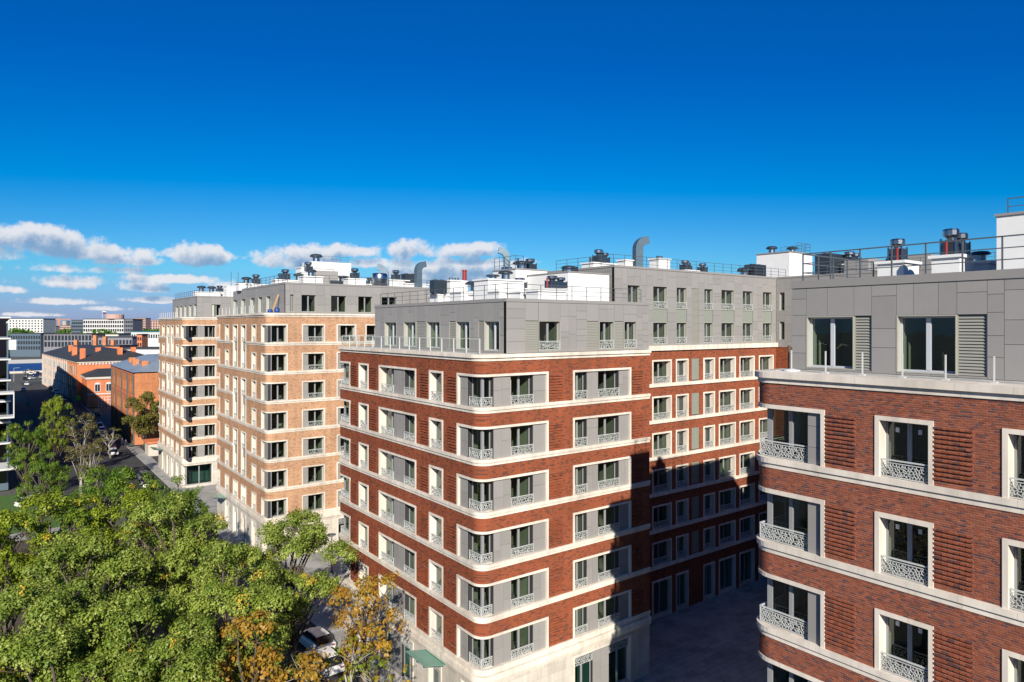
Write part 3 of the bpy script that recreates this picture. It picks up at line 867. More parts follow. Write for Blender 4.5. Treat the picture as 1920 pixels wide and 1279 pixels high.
sheet('car_park', 24.6, 60, 143, 175, 0, 'asphalt')
# dark drainage strips and pale slabs laid in the courtyard
for k in range(7):
    b = MB(); y = 24.5+k*.55; b.face([(33+k*.5,y,.126),(44+k*.3,y,.126),(44+k*.3,y+.16,.126),(33+k*.5,y+.16,.126)])
    tag(b.build('paving_strip', 'asphalt'), kind='structure')
for k in range(4):
    b = MB(); x = 26.5+k*.5; b.face([(x,18,.126),(x+.15,18,.126),(x+.15,34,.126),(x,34,.126)]); tag(b.build('paving_strip', 'asphalt'), kind='structure')

# ================================================================== B2: red brick block in the middle, with its courtyard wing
def make_b2():
    y0, y1 = 35.3, 57.8
    root = empty('apartment_building', (32, 46, 0), 0, 'red brick apartment block in the middle with rounded corner windows and long courtyard wing', 'building')
    B = Block(root, 24.0, 39.6, y0, y1, 6, 'red_brick')
    L = lambda a, b: iv(YL, a, b); Rr = lambda a, b: iv(lambda p: XR(p, y0), a, b)
    nar1, big, nar2 = L(673,691), L(710.5,780.5), L(805,831)
    near = (YL(857), XR(1028, y0)); far = YL(657)
    fr = Rr(1074,1183)
    B.shell([nar1, big, nar2], [fr], near, far)
    for k in range(6):
        zb = ZB0+k*ST; z1 = zb+F_TOP-F_W
        opening(B, B.L, *nar1, zb); opening(B, B.L, *nar2, zb)
        opening(B, B.L, *big, zb, [('w', *L(756.5,777.2)), ('p', *L(736.5,756.5)), ('w', *L(714,736.5))])
        opening(B, B.Rf, *fr, zb, [('w', *Rr(1077.5,1102)), ('p', *Rr(1102,1123)), ('w', *Rr(1123,1162)), ('p', *Rr(1162,1179.5))])
        for p in ((658,670),(693,706),(790,803.5),(841,856)): ribs(B, B.L, *L(*p), zb)
        for p in ((1029.5,1054),(1184,1204)): ribs(B, B.Rf, *Rr(*p), zb)
        corner_unit(B, near, zb, [('w', y0, YL(874)), ('p', *L(861,874))],
                    [('w', 24, XR(927,y0)), ('p', *Rr(927,959)), ('w', *Rr(959,1001)), ('p', *Rr(1001,1024.5))], .16, z1)
        far_unit(B, far, zb, [('w', YL(654))], .16, z1)
    # ground floor
    gL = [L(673,691), L(706,776), L(803,829)]; gR = [Rr(1074,1183)]
    gnear = (YL(864), XR(938, y0))
    B.ground_floor(gL, gR, gnear, far)
    for g in gL: shop(B, B.L, *g)
    for g in gR: shop(B, B.Rf, *g)
    corner_unit(B, gnear, 0, [('w', y0, gnear[0]-F_W)], [('w', 24, gnear[1]-F_W)], .16, 3.7, 'glass_teal', base=.5, bal=False)
    glazed_canopy(root, B.L, YL(838), YL(800), 4.0, 1.7, 3)
    B.rest()
    zc = B.zc; zr = zc+3.8
    # low penthouse, set back from the street
    xp = 26.1; yp = y0+.06; rg = random.Random(3)
    fL, fR = Fac('L', xp), Fac('R', yp); zb, zt = zc+.45, zr
    PL = lambda a, b: iv(lambda p: YL(p, xp), a, b); PR = lambda a, b: iv(lambda p: XR(p, yp), a, b)
    w0, w1 = zb+.1, zb+2.12
    LW = [PL(721,743.5), PL(757,779.5), PL(800,825), PL(855,881), PL(908,937)]; LV = [PL(780.5,797), PL(842,854), PL(896.6,907)]
    # put an opening and the louvre next to it into one column each
    yend = YL(703, xp)
    clad(root, fL, yp+.032, yend, zb, zt, [(*q, w0, w1) for q in LW+LV], rg)
    for q in LW: ph_opening(root, fL, *q, w0, w1, 1)
    for q in LV: add_louvre(root, fL, *q, w0, w1); 
    RW = [PR(1010,1051), PR(1123.5,1151.5), PR(1170,1194)]; RV = [PR(985,1009.5), PR(1100.5,1122.5), PR(1152.5,1169)]
    clad(root, fR, xp, 39.6, zb, zt, [(*q, w0, w1) for q in RW+RV], rg)
    for q in RW: ph_opening(root, fR, *q, w0, w1, 1, True, 'frame')
    for q in RV: add_louvre(root, fR, *q, w0, w1)
    m = MB()
    for q in LV: fL.box(m, *q, -.1, -.25, w0, w1)
    for q in RV: fR.box(m, *q, -.1, -.25, w0, w1)
    m.build('louvre_backing', 'panel_gap', root)
    m = MB(); m.box(xp+.3, 39.5, yend-.3, yend, zb, zt); m.box(39.3, 39.59, yp+.3, yend-.3, zb, zt); m.build('rear_cladding', 'panel', root)
    m = MB(); m.box(xp+.29, 39.58, yp+.29, yend-.02, zt-.3, zt-.04); m.build('roof', 'roof', root)
    parapet(root, xp, 39.6, yp, yend, zt)
    terrace_glass(root, [(24.25, y1-.5, zb), (24.25, y0+.4, zb)], .95, 1.5)
    terrace_glass(root, [(27.5, y1-.3, zb), (24.25, y1-.5, zb)], .95, 1.5)
    z = zt+.2
    railing(root, [(26.5, yend-.3, z), (26.5, y0+.5, z), (39.2, y0+.5, z)], 1.0, 1.35)
    # ---- courtyard wing, two attic storeys
    yw, xw0, xw1 = 41.6, 39.6, 66.7
    W = Block(root, xw0, xw1, yw, yw+14, 6, 'red_brick')
    WX = lambda a, b: iv(lambda p: XR(p, yw), a, b); fW = Fac('R', yw)
    bays = [WX(1222.5,1259), WX(1267,1290.5), WX(1318.5,1340), WX(1347.5,1379), WX(1386,1414.5), WX(1422.5,1450)]
    deco = WX(1297,1311)
    br = MB()
    for k in range(6):
        zb_ = ZB0+k*ST
        c = MB(); fW.box(c, xw0+.0, xw1, .15, -.1, zb_, zb_+C_H*.8); c.build('stone_course', 'stone', root)
        fW.box(br, xw0, xw1, 0, -.6, zb_+F_TOP, zb_+ST)
        for a, b in cut(xw0, xw1, bays+[deco]): fW.box(br, a, b, 0, -.6, zb_, zb_+F_TOP)
        m = MB(); fW.box(m, *deco, -.04, -.6, zb_+.4, zb_+F_TOP); m.build('ornament_panel', 'spandrel', root)
        for i, bb in enumerate(bays):
            a, b = bb; W.jambs(fW, a, b, zb_+C_H*.8-.01, zb_+F_TOP)
            m = MB(); fW.box(m, a+.02, b-.02, -.1, -.6, zb_+.2, zb_+C_H*.8-.004); m.build('sill', 'stone', root)
            add_window(root, fW, a+F_W, b-F_W, zb_+C_H*.8, zb_+F_TOP-F_W, .42, 1, True, .18)
    br.build('brick_wall', 'red_brick', root)
    c = MB(); fW.box(c, xw0, xw1, .22, -.4, zc, zc+.45); c.build('cornice', 'stone', root)
    # ground floor of the wing
    g = MB(); gb = bays
    fW.box(g, xw0, xw1, .0, -.6, 3.6, ZB0)
    for a, b in cut(xw0, xw1, gb): fW.box(g, a, b, 0, -.6, 0, 3.6)
    g.build('brick_wall', 'red_brick', root)
    for a, b in gb:
        m = MB(); fW.box(m, a, a+F_W, .05, -.57, .1, 3.6); fW.box(m, b-F_W, b, .05, -.57, .1, 3.6); fW.box(m, a+F_W, b-F_W, .05, -.57, 3.4, 3.6); m.build('window_surround', 'stone', root)
        m = MB(); fW.box(m, a+F_W, b-F_W, 0, -.6, .1, .35); m.build('sill', 'base_stone', root)
        add_window(root, fW, a+F_W, b-F_W, .35, 3.4, .3, 1, False)
    # attic
    za, ze = zc+.45, zc+7.3; xa = XR(1152, yw)
    AB = [WX(1224,1251.5), WX(1268,1288), WX(1320,1337), WX(1352,1377), WX(1392,1412), WX(1430,1447.5)]; AL = WX(1296.5,1310.5)
    extra = WX(1176,1201)
    lo0, lo1, hi0, hi1 = za+.1, za+2.12, za+3.35, za+5.4
    holes = [(*AL, za+.05, za+5.35)]
    for q in AB: holes += [(*q, lo0, hi1)]
    holes += [(*extra, hi0, hi1)]
    clad(root, fW, xa, xw1, za, ze, holes, random.Random(8), lo=.7, hi=1.2)
    for q in AB:
        ph_opening(root, fW, *q, lo0, lo1, 1, True, 'frame', cell=.2); ph_opening(root, fW, *q, hi0, hi1, 1, True, 'frame', cell=.2)
        m = MB(); fW.box(m, *q, -.05, -.28, lo1, hi0); m.build('spandrel', 'spandrel', root)
    ph_opening(root, fW, *extra, hi0, hi1, 1, False, 'frame')
    m = MB(); fW.box(m, *AL, -.12, -.28, za+.05, za+5.35); m.build('louvre_backing', 'panel_gap', root)
    add_louvre(root, fW, *AL, za+.05, za+5.35, .03)
    fA = Fac('L', xa); clad(root, fA, yw+.034, yw+13.5, za, ze, [], random.Random(9))
    m = MB(); m.box(xa+.3, xw1+10, yw+13.2, yw+13.5, 0, ze); m.box(xw0+.02, xw0+.3, yw+.45, yw+14, 0, zc); m.build('rear_wall', 'red_brick', root)
    m = MB(); m.box(xa+.29, xw1+9.9, yw+.29, yw+13.4, ze-.3, ze-.04); m.build('roof', 'roof', root)
    m = MB(); m.box(xw0+.05, xa+.5, yw+.5, yw+13.3, zc, zc+.5); m.build('roof', 'roof', root)
    m = MB(); m.box(xa-.04, xw1+.3, yw-.05, yw+.3, ze, ze+.18); m.box(xa-.04, xa+.3, yw+.3, yw+13.5, ze, ze+.18); m.build('parapet_cap', 'panel', root)
    railing(root, [(xa+.3, yw+8, ze+.15), (xa+.3, yw+.4, ze+.15), (xw1+2.5, yw+.4, ze+.15)], 1.0, 1.4)
    # ---- link wing at the back of the courtyard, facing the street
    fK = Fac('L', xw1); m = MB(); yk0 = 16.2
    kw = [(31+q, 32.3+q) for q in (-12, -8, -4, 0, 4)]
    for k in range(6):
        zb_ = ZB0+k*ST
        fK.box(m, yk0, yw-.01, 0, -.6, zb_+F_TOP, zb_+ST)
        for a, b in cut(yk0, yw-.01, kw): fK.box(m, a, b, 0, -.6, zb_, zb_+F_TOP)
        c = MB(); fK.box(c, yk0, yw-.17, .15, -.1, zb_, zb_+.4); c.build('stone_course', 'stone', root)
        for a, b in kw:
            W.jambs(fK, a, b, zb_+.39, zb_+F_TOP); add_window(root, fK, a+F_W, b-F_W, zb_+.4, zb_+F_TOP-F_W, .3, 1, True, .2)
    fK.box(m, yk0, yw-.01, 0, -.6, 0, ZB0)
    m.build('brick_wall', 'red_brick', root)
    kq = iv(lambda p: YL(p, xw1), 1461, 1472); kk = [(a, b) for a, b in [kq]]
    clad(root, fK, yk0, yw-.02, za-.6, ze, [(*q, z0, z1) for q in kk for z0, z1 in ((za+.3, za+2.3), (za+3.4, za+5.4))], random.Random(12), lo=.8, hi=1.3)
    for q in kk:
        for z0, z1 in ((za+.3, za+2.3), (za+3.4, za+5.4)): ph_opening(root, fK, *q, z0, z1, 0, False, 'frame')
    m = MB(); m.box(xw1+.3, xw1+10, yk0, yw, ze-.3, ze-.03); m.build('roof', 'roof', root)
    m = MB(); m.box(xw1+9.7, xw1+10, yk0, yw+13.2, 0, ze-.3); m.box(xw1+.45, xw1+9.7, yk0, yk0+.3, 0, ze-.3); m.build('rear_wall', 'red_brick', root)
    m = MB(); m.box(xw1-.04, xw1+.3, yk0, yw-.06, ze, ze+.18); m.build('parapet_cap', 'panel', root)
    # ---- roof plant of the low roof
    zl = zt-.04; zh = ze-.04
    def onroof(px, d, z): x, y = PD(px, d); return x, y, z
    # white stair head and shaft blocks
    for (xx0, xx1, yy0, yy1, top, nm) in ((36.6, 41.2, 41.2, 46.5, 30.95, 'stair_head'), (35.4, 38.9, 46.6, 50.0, 31.5, 'stair_head')):
        m = MB(); m.box(xx0, xx1, yy0, yy1, zl-3.5 if xx1 > 39.5 else zl, top); o = m.build(nm, 'white_render', root)
        q = MB(); q.box(xx0-.06, xx1+.06, yy0-.06, yy1+.06, top, top+.1); q.build('lid', 'panel', o)
    top = 31.6
    x, y, _ = onroof(993, 60, 0); gooseneck(root, 35.9, 48.6, top, .55, 1.6, R(150))
    mushroom(root, 37.1, 48.0, top, .95, .9)
    stub(root, 37.6, 49.2, top, .1, 1.2, 'dark_steel')
    fan(root, 38.4, 48.4, top, .5, 1.25)
    railing(root, [(35.5, 49.9, top), (35.5, 46.8, top), (36.4, 46.8, top)], 1.1, .7)
    mushroom(root, 38.4, 43.2, 31.05, .75, .75); aircon(root, 40.2, 45.0, 31.05, 1.2, .8, .8)
    # plant seen over the parapet, left to right
    def shaft(px, d, w, dep, top_y, z=zl, cap=None, cr=.4, ch=.9):
        x, y = PD(px, d); h = ZD(top_y, d)-z-.12
        t = chimney(root, x, y, z, w, dep, max(h, .3))
        if cap == 'fan': fan(root, x, y, t, cr, ch)
        elif cap == 'fans':
            fan(root, x-.6, y, t, cr, ch); fan(root, x+.45, y+.1, t, cr, ch*.9)
        elif cap == 'mush': mushroom(root, x, y, t, cr*1.5, ch)
        elif cap == 'pots':
            for q in range(4): stub(root, x-.45+q*.3, y, t, .07, .25, 'dark_steel')
    shaft(835, 62, 2.4, 1.4, 553, cap=None)
    x, y = PD(822, 61); aircon(root, x, y, ZD(553, 61), 1.3, .8, 1.3)
    shaft(851, 62.5, 1.5, 1.2, 526, cap='pots')
    x, y = PD(871, 62.5); stub(root, x, y, zl, .35, 2.6, 'white_render'); stub(root, x, y, zl+2.6, .2, 1.0)
    shaft(884, 58, 3.2, 1.8, 548, cap=None)
    x, y = PD(893, 60); mushroom(root, x, y, zl+1.6, 1.2, .9)
    shaft(898, 57, 1.6, 1.3, 551)
    shaft(936, 56, 3.6, 2.0, 525, cap=None)
    x, y = PD(924, 56); mushroom(root, x, y, ZD(525, 56), .7, .5); x, y = PD(948, 56.5); mushroom(root, x, y, ZD(524, 56.5), .75, .8)
    x, y = PD(975, 57); shaft(975, 57, 1.0, 1.0, 541, cap='fan', cr=.5, ch=1.0)
    shaft(955, 52, 3.0, 1.5, 546); shaft(990, 51, 2.6, 1.5, 547); shaft(1024, 49.5, 2.6, 1.4, 545)
    x, y = PD(1041, 50.5); fan(root, x-.3, y, ZD(540, 50.5), .45, 1.0); fan(root, x+.55, y, ZD(540, 50.5), .4, .9); stub(root, x-.85, y-.1, ZD(540, 50.5), .07, .7)
    # plant on the high roof
    x, y = PD(1124, 66); t = chimney(root, x, y, zh, 3.2, 1.6, .9); fan(root, x-.1, y, t, .5, 1.5); fan(root, x+.75, y, t, .4, 1.2); stub(root, x-1.1, y, t, .14, .5, 'dark_steel')
    x, y = PD(1196, 64); gooseneck(root, x, y, zh, .75, 3.2, R(-20)); t = chimney(root, x-1.3, y+.4, zh, 1.0, 1.0, 1.0)
    x, y = PD(1237, 66); t = chimney(root, x, y, zh, 1.6, 1.2, 1.35)
    for q in range(4): stub(root, x-.4+q*.26, y, t, .08, .25, 'dark_steel')
    x, y = PD(1287, 67); t = chimney(root, x, y, zh, 2.0, 1.4, .3); fan(root, x-.2, y, t, .45, 1.1); fan(root, x+.5, y+.3, t, .4, .9)
    x, y = PD(1317, 67.5); t = chimney(root, x, y, zh, 1.2, 1.2, .15); fan(root, x, y, t, .42, 1.0)
    x, y = PD(1396, 72); mushroom(root, x, y, zh, .9, 1.3); x, y = PD(1416, 73); aircon(root, x, y, zh, 2.2, 1.2, 1.5); 
    # plant on the link roof, seen over the nearest block
    for px, d, w, h in ((1628, 70, 5.0, 1.7), (1738, 68, 4.2, 1.9)):
        x, y = PD(px, d); m = MB(); m.box(x-w/2, x+w/2, y-1.2, y+1.2, zh, zh+h); m.build('plant_screen', 'panel', root)
    x, y = PD(1597, 71); t = chimney(root, x, y, zh, 1.8, 1.6, 1.3); fan(root, x-.5, y, t, .6, 1.4); fan(root, x+.7, y, t, .55, 1.3)
    x, y = PD(1556, 71); aircon(root, x, y, zh, 3.0, 1.6, 2.4); chimney(root, x+2.2, y, zh, 1.6, 1.4, 2.2)
    railing(root, [(xw1+.4, yw-4, ze+.15), (xw1+.4, yk0+1, ze+.15)], 1.0, 1.5)
    # white lift tower over the corner of the wings
    m = MB(); m.box(70.4, 75.2, 42.3, 46.4, zh, 34.9); o = m.build('lift_tower', 'white_render', root)
    q = MB(); q.box(70.3, 75.3, 42.2, 46.5, 34.9, 35.0); q.build('lid', 'panel', o)
    mushroom(root, 71.6, 45.2, 35.0, .75, 1.0); mushroom(root, 73.2, 43.6, 35.0, .7, .9)
    railing(root, [(72.3, 42.5, 35.0), (75.1, 42.5, 35.0), (75.1, 46.2, 35.0)], 1.1, .8)
    return root
make_b2()

# ================================================================== B3: red brick block at the right, bricks laid one by one
def brick_tone(rg):
    t = rg.random()
    if t < .12: c = (.14, .056, .048)
    elif t < .24: c = (.21, .062, .036)
    elif t < .8: c = (.285, .078, .036)
    else: c = (.33, .095, .044)
    k = rg.uniform(.86, 1.14)*ALB; return tuple(v*k for v in c)
def unit_brick(i):
    def f():
        m = MB(); m.box(-.5, .5, 0, 1, 0, 1); me = m.mesh('brick', 'brick_tone')
        a = me.attributes.new('tone', 'FLOAT_COLOR', 'FACE'); c = brick_tone(random.Random(100+i))
        for q in a.data: q.color = (*c, 1)
        return me
    return cached(('brick', i), f)
def lay_bricks(B, regions, ribz):
    """regions: (u0,u1,z0,z1,ribbed) on the street side; the run continues round the far corner"""
    bw, bh = .168, .074; rg = random.Random(5); L = []; uf = B.y1-B.r
    for (u0, u1, z0, z1, rb) in regions:
        for i in range(math.floor(z0/bh)-1, math.floor(z1/bh)+1):
            za, zb = i*bh+.015, (i+1)*bh
            if not z0 <= (za+zb)/2 < z1: continue
            rib = rb and rb[0] < (za+zb)/2 < rb[1]
            u = (math.floor(u0/bw)-1)*bw+(bw/2 if i % 2 else 0)
            while u < u1:
                a, b = max(u, u0), min(u+bw-.016, u1); u += bw
                if b-a < .008: continue
                d = .07 if (rib and i % 2) else .012
                L.append((a, b, za, zb, d+rg.uniform(-.002, .002)))
    def vis(q):
        u = (q[0]+q[1])/2; z = (q[2]+q[3])/2; x = B.x0
        if u > uf: return None
        dep = x*FX+u*FY; lat = x*RX+u*RY
        if dep < 1: return None
        px, py = 960+1280*lat/dep, 612+(CZ-z)*1280/dep
        return dep if (0 < px < 1915 and py < 1274) else None
    order = sorted([(vis(q), k) for k, q in enumerate(L) if vis(q)])
    single = {k for _, k in order[:300]}
    V, F, C = [], [], []
    def pos(u, d):
        if u <= uf: return (B.x0-d, u)
        t = (u-uf)/B.r; return (B.x0+B.r-(B.r+d)*math.cos(t), uf+(B.r+d)*math.sin(t))
    for k, (a, b, z0, z1, d) in enumerate(L):
        if k in single:
            put('brick', unit_brick(rg.randint(0, 23)), B.root, B.L.P((a+b)/2, d, z0), B.L.rz, (b-a, d+.01, z1-z0)); continue
        n = len(V); p, q, p2, q2 = pos(a, d), pos(b, d), pos(a, -.01), pos(b, -.01)
        V += [(*p,z0),(*q,z0),(*q,z1),(*p,z1),(*p2,z0),(*q2,z0),(*q2,z1),(*p2,z1)]
        F += [(n+1,n,n+3,n+2),(n,n+4,n+7,n+3),(n+5,n+1,n+2,n+6),(n+3,n+7,n+6,n+2),(n,n+1,n+5,n+4)]
        C += [(*brick_tone(rg), 1)]*5
    pl = WL[B.root][0]
    me = bpy.data.meshes.new('bricks'); me.from_pydata([(x-pl[0], y-pl[1], z-pl[2]) for x, y, z in V], [], F); me.materials.append(M['brick_tone'])
    at = me.attributes.new('tone', 'FLOAT_COLOR', 'FACE'); at.data.foreach_set('color', np.array(C, dtype=np.float32).ravel()); me.update()
    o = bpy.data.objects.new('bricks', me); col.objects.link(o); o.parent = B.root; o['kind'] = 'stuff'
def make_b3():
    y0, y1 = -6.0, 16.05
    root = empty('apartment_building', (32, 5, 0), 0, 'dark red brick apartment block nearest at the right edge, ribbed brick patches between windows', 'building')
    B = Block(root, 24.0, 66.0, y0, y1, 6, 'mortar')
    L = lambda a, b: iv(YL, a, b)
    far = YL(1547); f1, f2 = L(1641,1751), L(1880,2025)
    f3 = (-3.6, -1.6); near = (y0, 24.8)
    opens = [f1, f2, f3]
    B.shell(opens, [(30, 32)], (y0+.8, 24.8), far)
    ribu = [L(1549,1605), L(1751.8,1826)]
    reg = []
    for k in range(6):
        zb = ZB0+k*ST
        reg.append((y0+.8, y1-B.r+1.2, zb+F_TOP, zb+ST, False))
        for a, b in cut(y0+.8, far, opens):
            inside = [r for r in ribu if r[0] > a-.05 and r[1] < b+.05]
            if inside:
                r = inside[0]; ra, rb = max(r[0], a), min(r[1], b)
                if ra-a > .03: reg.append((a, ra, zb+C_H, zb+F_TOP, False))
                if b-rb > .03: reg.append((rb, b, zb+C_H, zb+F_TOP, False))
                reg.append((ra, rb, zb+C_H, zb+F_TOP, (zb+.62, zb+2.36)))
            else: reg.append((a, b, zb+C_H, zb+F_TOP, False))
    lay_bricks(B, reg, None)
    for k in range(6):
        zb = ZB0+k*ST; z1 = zb+F_TOP-F_W
        for q in opens: opening(B, B.L, *q, zb, None, .105)
        opening(B, B.Rf, 30, 32, zb)
        for q in opens:            # installer's stickers left on the panes
            for f in (.33, .72):
                u = q[0]+(q[1]-q[0])*f; m = MB(); B.L.box(m, u-.06, u+.06, -.49, -.486, z1-.42, z1-.26); m.build('pane_sticker', 'white_paint', root)
        far_unit(B, far, zb, [('w', YL(1512)), ('p', *L(1512,1540))], .115, z1)
    B.ground_floor([f1, f2], [], (y0+.8, 24.8), far); 
    for g in (f1, f2): shop(B, B.L, *g)
    m = MB(); B.F.box(m, 30, 66, 0, -.3, 0, B.zc); m.box(24.8, 65.7, y0+.62, y0+.8, 0, B.zc); m.box(65.7, 65.99, y0+.8, y1-.3, 0, B.zc); m.build('rear_wall', 'red_brick', root)
    m = MB(); m.box(24.62, 65.6, y0+.9, y1-.62, B.zc-.25, B.zc+.44); m.build('terrace', 'terrace', root)
    zc = B.zc; zb, zt = zc+.45, zc+3.75; xp, yp = 26.1, 15.55
    fL = Fac('L', xp); PL = lambda a, b: iv(lambda p: YL(p, xp), a, b)
    w0, w1 = zb+.08, zb+2.15; rg = random.Random(21)
    LW = [PL(1512,1601), PL(1681,1794), PL(1960,2120)]; LV = [PL(1601,1634), PL(1794,1851)]
    clad(root, fL, y0+1, yp, zb, zt, [(*q, w0, w1) for q in LW+LV], rg, lo=.5, hi=.95, vh=(.55, 1.0))
    for q in LW: ph_opening(root, fL, *q, w0, w1, 1)
    for q in LV: add_louvre(root, fL, *q, w0, w1, .06, True)
    m = MB()
    for q in LV: fL.box(m, *q, -.14, -.28, w0, w1)
    m.build('louvre_backing', 'panel_gap', root)
    m = MB(); m.box(xp+.04, 41.9, yp-.3, yp-.02, zb, zt); m.box(41.6, 41.9, y0+1, yp-.3, zb, zt); m.box(xp+.3, 41.6, y0+1, y0+1.3, zb, zt); m.box(46.3, 65.9, y0+1, yp-.02, zb, zt); m.build('rear_cladding', 'panel', root)
    m = MB(); m.box(xp+.29, 41.7, y0+1.1, yp-.1, zt-.3, zt-.04); m.build('roof', 'roof', root)
    parapet(root, xp, 41.9, y0+1, yp, zt, .3)
    z = zt+.26
    railing(root, [(26.4, y0+1.5, z), (26.4, yp-.3, z), (36, yp-.3, z)], 1.15, 1.15, 3, t=.045)
    # terrace posts waiting for their glass
    for px in (1484, 1548, 1617, 1692, 1773, 1864, 1940):
        y = YL(px, 24.75); m = MB(); m.box(24.73, 24.77, y-.02, y+.02, zb, zb+.82); m.box(24.66, 24.84, y-.09, y+.09, zb-.01, zb+.03); m.build('terrace_post', 'rail_white', root)
    y = YL(1477, 24.8); stub(root, 24.9, y, zb, .05, 1.0, 'bark')
    m = MB(); m.lathe((24.8, YL(1484, 24.8), zb), [(.32,0),(.32,.05),(.1,.09)], 16); m.build('roof_drain', 'white_paint', root)
    zr = zt-.04
    def at(px, d): return PD(px, d)
    x, y = at(1684, 30.5); t = chimney(root, x, y, zr, 1.5, 1.1, ZD(493, 31)-zr-.12); fan(root, x-.05, y, t, .34, 1.15); stub(root, x-.55, y-.2, t, .05, .55); 
    m = MB(); m.lathe((x+.55, y+.35, t-.1), [(.42,0),(.42,.25),(.3,.45),(.1,.52)], 14); m.build('roof_dome', 'dark_steel', root, smooth=True)
    x, y = at(1786, 27.2); t = chimney(root, x, y, zr, 1.35, 1.0, ZD(480, 27.2)-zr-.12); fan(root, x-.15, y, t, .33, 1.2); fan(root, x+.42, y-.1, t, .33, 1.05); stub(root, x-.6, y, t, .05, .55)
    x, y = at(1838, 28.5); t = chimney(root, x, y, zr, .9, .9, ZD(491, 28.5)-zr-.12); mushroom(root, x, y, t, .45, .5)
    zz = ZD(413, 26); m = MB(); m.box(29.4, 33.6, 3.6, 9.4, zr, zz); o = m.build('stair_head', 'white_render', root)
    q = MB(); q.box(29.34, 33.66, 3.54, 9.46, zz, zz+.09); q.build('lid', 'panel', o)
    railing(root, [(29.9, 9.2, zz+.09), (29.9, 4, zz+.09)], .6, .9, 2)
    q = MB(); q.box(29.38, 29.399, 7.2, 8.2, zr+.05, zr+2.0); q.build('door', 'frame_pale', o)
    return root
make_b3()

# ================================================================== tan brick blocks further along the street
def make_tan(y0, y1, x1, Lpx, nearpx, Rframes, label, loc, Lcorner, Rcorner, PW, PR_, pcol, equip, cell=.22):
    root = empty('apartment_building', loc, 0, label, 'building')
    B = Block(root, 24.0, x1, y0, y1, 7, 'tan_brick')
    L = lambda a, b: iv(YL, a, b); Rr = lambda a, b: iv(lambda p: XR(p, y0), a, b)
    opens = [L(*p) for p in Lpx]; tall = sorted(opens[1:3])
    near = (YL(nearpx[0]), XR(nearpx[1], y0)); far = y1-2.2
    rf = [Rr(*p[0]) for p in Rframes]
    B.shell(opens, rf, near, far, pairs=(2, 4, 6), tall=tall)
    for k in range(7):
        zb = ZB0+k*ST; z1 = zb+F_TOP-F_W
        for i, q in enumerate(opens):
            if q in tall and k in (1, 3, 5):
                B.jambs(B.L, *q, zb+C_H-.01, zb+ST+F_TOP, proud=.05)
                m = MB(); B.L.box(m, q[0]+.02, q[1]-.02, -.1, -.45, zb+.25, zb+C_H-.004); m.build('sill', 'stone', root)
                a, b = q[0]+F_W, q[1]-F_W
                add_window(root, B.L, a, b, zb+C_H, z1+.2, .32, 0, True, cell)
                m = MB(); B.L.box(m, a, b, -.2, -.42, z1+.2, zb+ST+C_H-.1); m.build('spandrel', 'panel', root)
                add_window(root, B.L, a, b, zb+ST+C_H-.1, zb+ST+F_TOP-F_W, .32, 0, True, cell)
            elif q in tall and k in (2, 4, 6): continue
            else: opening(B, B.L, *q, zb, None, cell)
        for (fp, parts), q in zip(Rframes, rf):
            opening(B, B.Rf, *q, zb, [(t, *Rr(a, b)) for t, a, b in parts] if parts else None, cell, bal=k > 1)
        lc = Lcorner; rc = Rcorner
        corner_unit(B, near, zb, [('w', y0, YL(lc[0]))]+[('p', *L(a, b)) for a, b in lc[1:]],
                    [('w', 24, XR(rc[0], y0))]+[(t, *Rr(a, b)) for t, a, b in rc[1:]], cell, z1, bal=False)
        far_unit(B, far, zb, [('w', far+F_W)], cell, z1, fw=1.6)
    gR = [Rr(*p) for p in ([(566,609),(632,668)] if pcol else [])]
    gL = opens
    gn = (near[0]-.4, near[1]-.5)
    B.ground_floor(gL, gR, gn, far)
    for g in gL: shop(B, B.L, *g)
    for g in gR: shop(B, B.Rf, *g, gl='glass')
    corner_unit(B, gn, 0, [('w', y0, gn[0]-F_W)], [('w', 24, gn[1]-F_W)], cell, 3.7, 'glass_teal', base=.5, bal=False)
    glazed_canopy(root, B.L, opens[0][1]+1.2, opens[0][1]-1.2, 4.1, 1.8, 2)
    B.rest()
    zc = B.zc; zb, zt = zc+.45, zc+3.75; xp, yp = 26.1, y0+.06; rg = random.Random(int(y0))
    fL, fR = Fac('L', xp), Fac('R', yp); yend = y1-2.5
    w0, w1 = zb+.1, zb+2.15
    LW = [iv(lambda p: YL(p, xp), *q) for q in PW]; RW = [iv(lambda p: XR(p, yp), *q) for q in PR_]
    RW = [(max(a, xp+.5), b) for a, b in RW]
    clad(root, fL, yp+.032, yend, zb, zt, [(*q, w0, w1) for q in LW], rg, lo=.9, hi=1.5, vh=(.7, 1.3))
    for q in LW: ph_opening(root, fL, *q, w0, w1, 0)
    clad(root, fR, xp, x1, zb, zt, [(*q, w0, w1) for q in RW], rg, lo=.9, hi=1.6, vh=(.7, 1.3))
    for q in RW: ph_opening(root, fR, *q, w0, w1, 1, False, 'frame')
    m = MB(); m.box(xp+.3, x1-.1, yend-.3, yend, zb, zt); m.box(x1-.35, x1-.01, yp+.3, yend-.3, zb, zt); m.build('rear_cladding', 'panel', root)
    m = MB(); m.box(xp+.29, x1-.05, yp+.29, yend-.05, zt-.3, zt-.04); m.build('roof', 'roof', root)
    parapet(root, xp, x1, yp, yend, zt)
    z = zt+.2
    railing(root, [(26.5, yend-.3, z), (26.5, y0+.5, z), (x1-.5, y0+.5, z)], 1.0, 1.6, t=.045)
    terrace_glass(root, [(24.3, y1-.5, zb), (24.3, y0+6, zb)], .95, 1.7, glass=False)
    equip(root, zt-.04)
    return root
